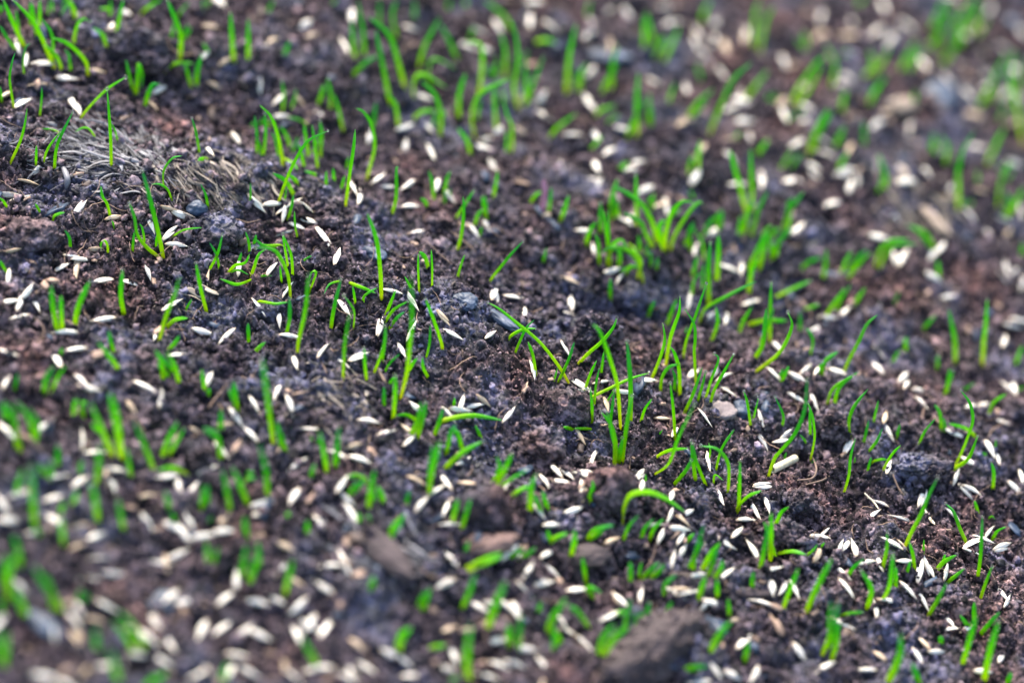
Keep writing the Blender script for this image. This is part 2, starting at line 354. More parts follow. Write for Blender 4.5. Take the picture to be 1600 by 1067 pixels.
# ---- what stands where: read off the photograph tile by tile (4x enlarged tiles, col row) -------
# sprouts: "width_mm: x y, x y, ..." from base to tip; a leading + is a further leaf of the sprout before it
SPROUTS = {
(0,0): """1.2:150 290,80 140,20 0|1.1:95 310,40 230,0 160|.8:115 190,100 60|1.1:245 190,250 80,250 0|1.1:235 235,205 90,200 20
1.2:340 430,270 260,200 130,80 0|+.9:385 430,350 350,285 285|.8:300 90,310 0|.8:330 80,325 0|1:460 280,480 170,520 120,570 140
1.1:475 130,460 60,430 25,380 95|.8:440 440,430 350,405 310|1:550 470,530 380,430 280,320 235|.8:85 670,60 500,75 390,95 330
.7:150 470,145 380,160 300,190 275|.7:250 720,260 620,262 545|1:665 290,640 220,580 175|1.2:730 200,750 100,770 0|1:690 100,690 0
1:700 90,680 60,620 60|1:890 80,950 30,1010 0|1.4:1125 370,1130 230,1090 110,1045 0|.7:1110 110,1150 50,1185 20|1:1070 250,1090 140
1:1150 250,1175 150|.9:960 400,985 345|1:1035 440,1110 395,1210 400|1.1:850 600,860 500,870 395|+.8:860 560,865 400,890 470,882 560
1.1:905 670,930 580,960 530,1000 530|1.2:1225 540,1235 440,1260 340|.9:1300 330,1270 270|1.3:1460 390,1450 230,1440 75|1.2:1550 380,1550 250,1550 120
.9:500 750,560 670,670 560,785 485|1.2:695 1050,690 850,670 560|+.8:740 910,720 820,695 770|.8:65 1020,120 900,150 800,170 680
.9:270 1020,300 930,380 820|1.1:340 1060,360 900,455 700|.6:600 870,560 810,520 800,470 825|.6:370 830,320 810,265 805|.8:225 1030,228 910
.9:1245 950,1225 830,1200 740|.6:1030 1050,1080 990,1140 975|1:1300 1000,1260 995,1235 1005|1:1560 800,1580 780,1600 770|1.2:1270 50,1280 0|1:10 640,0 540|1:10 80,0 30""",
(1,0): """1.3:70 90,110 0|1.2:175 360,210 260|1.3:620 360,605 220,600 130|1.5:680 370,670 200,640 0|1.3:930 550,890 400,830 220,700 105
1.3:840 660,800 450,770 300,750 190|1.2:890 790,870 660,820 580|1.2:600 480,680 400,760 350|1.5:880 240,855 100,880 0|1.4:990 130,990 0|1.4:770 150,770 0
1.4:1020 420,1050 300,1100 200,1150 110|1.3:1260 380,1210 260,1150 150|1.2:1090 560,1080 430,1120 370,1250 430|1.1:985 610,990 500,1050 470,1190 550
1.2:1340 250,1360 170|1.2:1390 600,1410 450,1410 300,1370 265,1300 270|1.2:1560 480,1560 320,1530 210|1.3:1600 190,1540 90,1425 0|1:1510 460,1505 360
1.1:1480 500,1460 410|1.4:1270 740,1270 600,1310 460|1.3:1365 860,1350 720,1400 590,1590 490|1.2:1500 810,1490 650,1490 540|1:1550 650,1540 540
1.2:1590 820,1570 720,1545 620|1.2:1380 740,1400 620|1.2:1150 860,1155 720,1115 590,1035 510|1.2:1110 780,1130 700|1.1:985 745,1040 700,1120 695
1.1:1180 730,1170 690|1.1:1340 970,1320 880,1260 800|1.1:1570 960,1570 820|1.1:730 800,750 640|1.1:545 820,520 700,490 590|1.1:465 690,465 580,445 490
1.1:385 670,420 560,425 530|.9:165 700,175 600,160 500|.9:45 980,60 850,55 710|1:170 1050,150 900,100 740,25 660|.9:140 970,120 870,95 830
.8:100 790,50 765,0 775|1:385 1050,370 920,350 780|1:300 1050,280 950,265 900|.9:215 1060,280 940,340 870,450 820|1:400 980,410 850,400 760
1:330 980,310 850,300 780|1:215 920,190 850,150 790|.7:330 790,270 750,195 735|.9:230 950,250 890,265 855|1.1:590 1060,610 930,620 810|+.9:570 1060,575 1010,585 980
1:710 1060,740 920,720 780,670 700,625 680|.9:880 1060,890 1045|.7:165 990,230 1020,260 1060|1.3:1200 60,1210 0|1.3:1310 40,1310 0|1.2:480 30,500 0""",
(2,0): """1.5:5 530,35 400,30 260,0 130|1.6:90 650,130 530,200 350|1.3:60 400,100 320|1.9:340 580,360 350,400 150|1.4:430 560,440 450,470 400
1.6:620 560,630 400,660 280|1.6:470 100,490 0|1.5:830 300,830 100|1.7:780 840,780 650,790 455|1.5:860 770,860 580|1.5:950 380,1010 250,1040 170
1.8:1190 150,1200 80,1240 0|1.4:1110 720,1170 640,1260 560|1.7:1230 840,1280 720,1340 580,1390 490,1500 390|1.4:1460 620,1530 530,1600 440
1.8:1510 300,1520 100,1550 0|1.3:240 860,280 800,400 710|1.2:520 730,560 690,650 660|1.1:590 770,670 720|1.3:500 930,560 850|1.3:0 960,10 780
1.1:1160 1060,1165 960,1180 880|1.2:1490 1060,1490 930|1.2:1540 960,1600 870|1:670 1060,700 1010|1.4:150 265,210 255,270 265|1.2:1390 870,1430 830
1.3:980 640,1020 520|1.3:1180 500,1180 440|1.4:40 680,20 570""",
(3,0): """1.8:150 650,200 540,300 400,360 350|1.7:240 300,230 200|1.8:400 540,420 400,360 270|1.6:460 700,470 620,490 560|1.4:480 340,520 330
1.6:660 460,720 380,760 290|1.7:840 420,880 340,930 250|1.6:620 680,680 560,740 480|1.5:910 660,920 570|1.9:260 960,300 830,380 680|1.5:420 920,470 800
1.3:600 900,600 760|1.6:440 1060,500 950|1.6:20 640,50 580|1.4:130 750,170 700|1.5:80 1060,150 940|1.2:720 1060,690 960|1.8:1030 180,1080 50
1.7:1000 300,1080 200,1100 100|2:1200 290,1220 100,1300 0|1.8:1100 400,1160 300,1210 200|2:1260 200,1300 100,1320 0|1.8:1350 650,1420 480,1500 330
1.7:1410 640,1450 560|1.6:1600 900,1560 700,1510 480,1540 300|1.4:1540 620,1570 480,1590 350|1.6:1440 760,1510 620|1.6:1370 1030,1430 900,1480 800
1.6:1190 1060,1220 940,1290 820|1.6:1110 1030,1120 920,1080 850|1.5:1020 950,1040 830|1.4:1490 1060,1540 1020|1.4:1450 1060,1470 1040|1.6:560 30,600 0|1.6:1120 160,1200 120|1.7:1060 110,1110 0""",
(0,1): """1:45 230,20 190,0 170|.9:255 265,235 230,220 205|1:330 315,345 280,405 260|1:440 500,435 420,405 370|.9:690 290,670 210,640 160,630 95
.7:715 355,700 310|.9:830 490,840 380|1.2:1000 545,920 480,860 400,840 290,810 205|.7:905 450,890 360,870 330|1.3:1020 540,980 350,930 150,890 0
.8:975 480,980 400|.8:1075 190,1050 120,1000 85,945 85|.9:1030 120,1020 60,1025 0|.9:1300 235,1285 150,1255 85|.8:1565 190,1565 75
.8:675 515,670 460,650 435,630 460,635 490|.6:1080 415,1150 370,1265 355|1:1310 620,1360 520,1390 400|.9:1370 610,1350 520,1310 450
1:1560 520,1555 450,1535 380|1:1430 635,1470 590,1530 575,1560 520|.9:1490 580,1510 510|.8:1430 640,1490 620,1555 650|1:1580 680,1480 710,1375 675
1:1570 660,1590 600,1600 540|1.1:40 635,15 590,0 560|1.6:360 1010,330 850,320 720|1.3:470 960,490 850,560 690|1.2:775 900,755 780,765 620
1.4:1290 880,1255 740,1225 580|1.2:995 1060,1040 900,1090 780,1120 670|1:1050 970,1100 930,1175 920|.8:1155 880,1200 800|1.1:1555 1060,1550 950
1:690 1050,680 1000|1:1100 1060,1120 1030|1.3:1590 460,1600 400""",
(1,1): """1.1:140 200,170 110,215 0|1.2:235 150,180 60,105 15|1.1:265 80,200 20|1:200 300,220 230,235 150|.8:260 420,245 340,240 250|.8:180 180,190 110
1:560 230,570 140,590 0|.9:535 120,555 30|1.2:690 60,700 0|1.1:380 30,300 0|1:440 100,440 0|1.3:850 270,875 170,875 0|1:1110 180,1100 80,1080 0
1:1175 150,1190 60,1215 0|1:1075 235,1055 190,1030 175|.9:1180 200,1180 140|1.1:1260 495,1285 400,1300 250,1295 160|+.9:1255 290,1300 220,1365 120
.9:1400 410,1410 350|1:1440 290,1430 150|.9:1370 330,1390 270,1415 245|1.3:1485 160,1500 80,1510 0|1.6:785 800,775 600,750 420,695 265
.9:1020 750,1015 620,1015 515|1.3:1075 605,1055 540,1020 505|.8:1100 725,1100 610,1095 490|.8:1260 665,1280 590,1305 525|.9:1465 685,1530 600,1600 510
1.1:1575 1060,1600 1020|1.2:215 800,200 660,150 540,100 490,0 480|1:0 590,20 520,60 490|1:230 680,220 530,170 400|.8:200 600,180 480,165 400
.8:160 700,150 590|.7:25 660,100 655|1.1:150 470,50 470,0 430|1:190 1020,210 920,210 800|.9:20 815,120 830,200 820|1.7:275 1060,310 870,330 650
1:340 740,375 640,350 630,330 680|1.4:470 975,490 850,530 680|+.8:530 690,460 710,425 770|.7:620 820,605 720|1:570 700,650 725,750 765
.8:670 830,680 780,760 730|1.1:560 1060,590 880|+.8:610 980,610 870,550 780|.9:810 900,840 830,875 740|.9:800 960,860 870,950 815|1.2:960 1060,975 950,970 660
1.4:1150 1050,1100 900,1060 800|.9:1090 1060,1090 960|1.5:810 1060,810 970|1.3:840 980,880 920,930 880|.7:300 560,350 530|.9:970 740,930 660""",
(2,1): """1.1:120 190,150 150,185 130|.9:230 250,240 180,245 100|1.3:305 310,330 240,355 150|1.3:640 290,620 200,660 50|1.2:660 290,640 150
1.6:910 450,870 310,790 190,630 90|1.6:780 350,780 200,775 20|1.3:850 210,890 140|1.5:960 490,960 400,1000 260,1070 190,1140 205|1.3:1000 280,1050 235
1.2:1130 170,1110 120|1.2:555 380,555 200|1:610 600,605 420,600 245|1.2:460 470,490 370,525 320|1:545 580,540 450,520 390|1.1:600 590,620 480,680 430,720 490
1.3:670 590,680 460|.7:715 460,760 480,780 525|1.1:820 690,780 560,700 490,610 480,555 520|1.1:710 640,740 600,790 600|1:615 800,615 670|1.1:870 590,865 500
1.2:800 500,790 400|1.1:850 910,870 860,895 810|1.7:1500 250,1500 120,1500 0|1.6:1500 400,1540 250,1600 130|1.2:1110 480,1110 380,1140 320|.8:1200 560,1190 450,1145 375
1.2:1130 660,1160 530|1.3:1230 820,1230 600,1240 450|1.4:1280 690,1290 500,1290 400|1.4:1210 370,1260 290|1.4:1300 360,1310 240|1.3:1420 420,1430 280
.9:1120 790,1140 680,1190 630|1:1190 740,1195 580|1.4:1540 620,1570 500,1590 370|1.2:1480 760,1500 620,1540 550|1.1:1110 1060,1150 900,1215 705
1.2:1170 950,1210 860,1330 790,1525 690|1.3:985 1060,1010 980,1045 880,1050 790|1.1:970 960,1010 850,1030 800|.9:950 1060,945 960|1:1080 1040,1095 975
1.1:1250 1060,1285 950,1275 850|1:1150 1060,1140 960,1085 870|1.1:1420 1010,1450 930,1500 850|1.2:1480 960,1600 930|1.2:1590 1060,1590 860|.9:195 570,215 480
.8:0 520,70 440|1.1:0 1030,70 990,150 985|.9:40 1060,90 980,140 930""",
(3,1): """1.5:90 380,130 260,225 130|1.6:20 560,60 450,130 350|1.3:10 440,50 370,80 380|1.3:30 540,0 380|1.5:730 110,735 50,730 0|1.5:1190 240,1190 100,1190 0
1.4:1210 230,1240 180|1.6:1440 230,1450 100,1480 0|1.6:1490 290,1560 180,1600 100|1.4:1490 60,1530 0|1.4:670 600,700 500,770 440,885 430|1.3:1030 470,980 390,870 340
1.4:1065 665,1060 560|1.2:345 670,360 580,365 490|1.4:205 620,260 570,340 540|1.4:450 660,480 580,520 500|1.5:500 650,560 550,620 490|1:50 790,150 740,270 685
1.2:420 880,460 800,520 710|1.2:530 850,570 790,610 730|1:785 840,820 750|1.2:10 1060,15 850,20 700|1:110 1060,150 960,125 885|1.1:0 930,60 935,120 935
1:230 870,320 835|1:200 1000,200 880|.9:280 1060,260 1010,235 985|1:560 1060,620 960,685 900|1.3:975 980,1050 900|1.1:1170 1060,1150 960,1130 865
1.2:1350 1060,1360 960,1370 800|1.2:860 1060,870 1040|1.3:1310 60,1310 0|1.1:1600 520,1590 450""",
(0,2): """1.4:740 170,690 100,610 0|1.1:710 60,690 0|1.4:275 330,290 230,340 150|1.2:380 80,390 40|1.2:90 300,110 200|1.7:130 690,100 580,60 450,0 400
1.4:220 620,180 480,100 370|1.3:40 500,20 380|1.2:460 480,470 380,500 370|1.4:1020 230,1010 130,970 50|1.3:1120 260,1090 150,1040 60|1.2:1080 190,1000 80
1.3:1050 60,1100 0|1.1:1280 300,1260 170|.9:1300 340,1310 290|1.5:1480 400,1470 330,1460 250|1.8:760 740,730 500,690 320|1.5:820 840,790 660|1.7:960 800,890 620,840 500
1.5:1015 720,1050 620,1110 500|1.3:360 770,360 640|1.1:330 830,310 740|1.4:500 820,510 740|1.4:610 870,630 690,620 640|1.6:600 1060,590 950,570 880
2:200 1060,200 900,200 760|1.6:100 950,140 790|1.4:460 1010,480 930|1.9:1380 740,1360 600,1270 540|1.4:1380 560,1380 420|1.9:1440 1060,1410 900,1390 800
1.9:1550 1020,1490 870,1450 780|1.4:1160 830,1080 790,980 800|1.2:1540 860,1600 850|1.1:620 570,570 510|1.7:740 1060,740 980|1.5:380 1060,400 1000|1.6:1060 1040,1030 930|1.5:1260 1030,1280 900""",
(1,2): """1.9:110 640,80 400,40 100|1.3:160 660,130 500|1.2:0 60,60 0|2:70 960,60 800,20 640|1.2:260 80,260 0|.8:545 230,550 130,555 0|1.1:690 235,680 150,675 40
1.1:740 190,780 90,800 0|1.1:790 120,810 0|.8:800 200,840 130,900 75|1.3:905 350,945 180,965 0|+1:960 180,985 130,1010 100|1.2:860 480,870 330,870 210
1:800 400,800 280|1.1:830 270,860 220|.9:1080 230,1045 160,1040 95|.8:1065 100,1080 20|.8:1165 50,1160 0|1.7:1010 590,1040 480,1060 380|1.1:1000 490,940 455,870 460
1.1:1120 570,1150 490,1170 410|1.2:1175 490,1350 460,1540 490|1:1240 400,1240 350|1.4:1190 690,1220 560,1250 520|1.3:1290 680,1270 600,1240 540|1.2:1400 590,1370 520
1.4:1185 790,1280 700,1420 620|1.8:1090 960,1090 830,1110 640|1.6:490 780,500 730,520 530|1.3:340 850,370 760|2:700 1050,720 900,740 800|1.5:720 900,660 850,570 840
1.4:600 950,690 850|1.4:800 1000,760 900|1.2:1500 910,1560 790,1600 700|1.1:1530 910,1600 850|1.5:1300 1060,1340 980|1.5:940 1020,960 930|.8:345 620,350 590""",
(2,2): """.9:20 70,60 0|1.1:150 200,130 80,100 0|1.1:355 260,290 150,170 0,20 -125,-80 -205,-150 -245|.8:265 240,285 160|1:290 250,350 120,390 0|1:410 145,480 70,560 0,630 -85,655 -148|.9:455 300,490 200,530 115
.9:555 210,575 60|.9:515 380,525 260,545 165|.9:500 510,500 400,490 290|1:465 365,620 285,740 230,855 195|1.2:680 550,660 280,620 130,575 0,540 -78,500 -112|1.4:740 500,740 250,720 0
1.7:640 770,640 600,590 430|+1.8:690 760,710 580,750 340|+1.4:650 640,620 520,560 440|+2.2:665 770,675 690,690 600|+2:655 760,650 660,610 520|1:610 540,640 310|.7:590 380,650 280|.9:805 500,830 420,875 355|1.2:870 240,920 120,960 0|1.1:960 150,985 0
1.1:930 300,940 220,980 160,1040 140|1.1:1050 340,1045 180,1020 80,990 30|1.1:1020 620,1010 430,990 260|1:1015 310,1020 220,1000 170|1.1:1150 260,1140 60,1140 0|1.1:1070 110,1070 0
1.1:1080 440,1130 330,1190 160|+1:1160 370,1190 270,1210 190|1.4:890 830,980 760,1040 600,1140 390|1:1240 390,1270 290,1385 80|1:1210 350,1250 220,1290 110,1265 75|1.2:1520 190,1600 120
1.2:1520 100,1550 20|.9:1490 520,1470 380,1450 310|+.8:1510 480,1540 350|.6:920 580,940 550|.9:490 545,390 540|1.2:380 550,320 530|1:905 720,980 680,1100 665
1.4:1145 860,1130 730,1120 620|+1.2:1210 890,1150 740,1130 640|+1.1:1015 890,1090 800,1120 740|+1.2:1350 940,1350 760,1280 670,1180 650|.8:1275 800,1310 670,1390 545|.7:1230 740,1240 680,1230 630
.8:1260 880,1270 830,1320 865|.9:835 880,835 825|1.3:1415 1060,1420 900,1425 750|+1.3:1400 1050,1470 970,1560 930|1.5:690 1060,740 960,850 940,960 980,1080 1060|1.4:0 860,100 800
1.7:110 1050,120 900,150 830|+1.2:0 960,60 920,120 900|1.5:220 1040,190 930|1.2:490 1000,500 900""",
(3,2): """1.1:0 140,60 80,120 0|1.3:265 80,280 0|1.2:90 240,130 150|1.3:340 200,360 120,440 60|1.2:470 200,510 110,580 0|1.2:415 390,450 280,560 190|1:370 380,410 290,530 210
1.2:780 130,820 50|1.2:860 50,860 0|1.5:1170 140,1165 0|1.4:1340 140,1345 0|1.2:1550 140,1590 20|1.1:1060 160,1060 80|1.2:1110 330,1130 240,1135 165|+1:1120 290,1160 180
1:1225 300,1295 255|1:1380 450,1410 380,1490 325|1:1560 300,1600 285|1:85 540,95 460,45 345|1.3:0 850,40 730,80 680,170 570,230 420,245 230|1:265 740,290 600,280 480,250 380
+1:265 590,260 420|.7:100 740,115 690|.8:235 625,200 580|.8:280 760,295 735|1.4:515 610,505 500,540 400,625 295|.9:600 620,630 490|.9:660 500,690 365|.9:635 680,680 620,715 540
1:805 590,825 515|.9:945 640,980 560,1050 475|1:1085 560,1075 450,1040 390|1.1:475 940,505 830,515 720,545 605|.8:540 760,545 720|.9:625 800,645 720|.7:655 750,700 735,745 735
.9:720 800,770 710,830 645|1.3:1160 790,1210 690,1260 560,1280 480,1260 380,1205 305|1.3:1150 800,1250 730,1310 590|+.9:1300 600,1240 545,1130 510|1:1060 830,1130 815
1.6:950 1060,1000 970,1060 850|1.2:1405 910,1410 820,1395 750|.6:1420 680,1425 605|1:1360 710,1340 690|1.2:1170 1060,1110 1010|1.1:1310 1060,1290 990|1.3:60 1060,130 1030""",
(0,3): """2:220 90,220 0|1.5:250 150,200 50|2.4:130 340,100 200,80 150|2.4:50 560,60 350,130 250|2.4:380 620,300 480,210 340|2:170 660,120 550,80 480|1.8:10 620,0 540
1.8:610 60,610 0|1.8:770 110,760 0|1.6:400 200,380 30|1.6:1090 50,1070 0|2:1300 320,1290 180|1.4:1300 80,1320 20|2:1540 150,1530 30|2:1510 400,1540 200|1.8:490 560,510 480
2.2:900 850,820 700,740 620|2.2:600 860,600 720|2.2:740 1060,690 860|1.8:10 950,0 750|1.8:960 1060,1040 1000|2:1390 1060,1420 940|2.2:20 450,40 260""",
(1,3): """1.8:190 40,210 0|1.6:320 130,320 50|1.8:650 60,640 0|1.8:840 150,860 90,930 10|2:20 330,10 180|2:180 510,200 420,230 300|2:720 470,740 400|1.8:1040 610,1090 470
1.6:1290 90,1330 0|1.5:1310 260,1330 180|1.7:1310 350,1430 290,1540 250|1.8:1290 600,1340 480,1370 380|2.2:1450 720,1490 600,1560 430|2.2:380 950,330 860,290 780
2.2:890 860,910 780,970 720|1.8:1100 850,1190 830|2:1330 1060,1320 900,1340 700|2:1580 840,1580 700|1.8:1230 1060,1260 1020""",
(2,3): """1.2:690 70,700 0|1.2:700 170,730 90,790 20|1.2:860 170,890 100,950 40|1.5:470 160,520 110,640 80|1.7:370 270,390 180,390 110|1.7:240 180,290 150,350 130
1.4:240 180,220 110|1.4:1100 360,1140 280,1200 80|1.2:1090 190,1140 130|1.4:1190 360,1240 270,1300 190|1.4:1230 390,1260 300,1280 230|1.2:1285 520,1280 420
1.4:1160 540,1190 460,1210 400|1.5:1555 340,1580 220,1600 80|1.8:460 440,450 350,440 280|1.7:500 530,490 470,560 500|1.6:740 430,740 310|1.5:820 410,870 360,920 310
1.6:950 520,960 450,1030 390|1.7:40 300,100 260,150 220|1.5:170 620,180 560|2.2:220 760,270 640,340 540|2.2:480 720,420 630,350 580|2.2:540 890,570 790,640 700
2:300 820,250 720|1.9:700 740,720 640,740 540|1.7:800 700,810 620|1.8:840 680,860 560|1.7:640 640,710 620|1.6:960 640,1000 560|1.8:1240 870,1300 760,1370 680
1.5:1360 640,1350 540|1.8:1450 930,1480 810|2:1090 980,1220 960|1.3:1500 470,1510 370|2:40 850,60 640""",
(3,3): """1.6:15 310,20 130,20 0|+1.2:25 130,60 50,110 0|1.2:60 260,150 245,240 265|.9:240 270,280 240,310 200|.7:330 220,355 190|1.8:240 620,300 480,400 290|1.3:95 600,130 500,190 350
1.3:500 400,540 340,600 290|1.3:620 600,645 480,580 360|1.3:720 340,745 220,745 130|1.8:715 550,760 450,780 260|+1.2:800 470,800 340|1.2:855 220,900 120,980 0
1:870 380,890 300|1.1:915 360,905 260,880 180|1:970 260,975 170|1.2:1050 370,1100 310,1180 265|+1:1090 340,1105 260|1.1:1240 190,1200 100,1150 0|1.2:1310 410,1330 260,1340 30
1.1:1400 180,1430 120,1490 90|.6:1380 40,1400 25,1420 45|1.2:1330 530,1360 440,1400 340|1.5:1005 640,1070 530,1120 440|1.3:1120 440,1230 350|1.8:400 920,430 800,420 680,440 560
+1.5:370 850,420 760,460 690|1.4:480 640,600 620|2.2:750 1060,820 900,830 760|1.8:940 1060,900 940|1.8:1210 960,1250 830,1300 640|+1.5:1290 690,1290 560|2.2:1350 1060,1380 900,1440 680
1.3:1330 760,1450 620|1.3:1080 820,1080 770|1.5:1270 740,1200 640|1.8:1500 1060,1520 1000""",
}
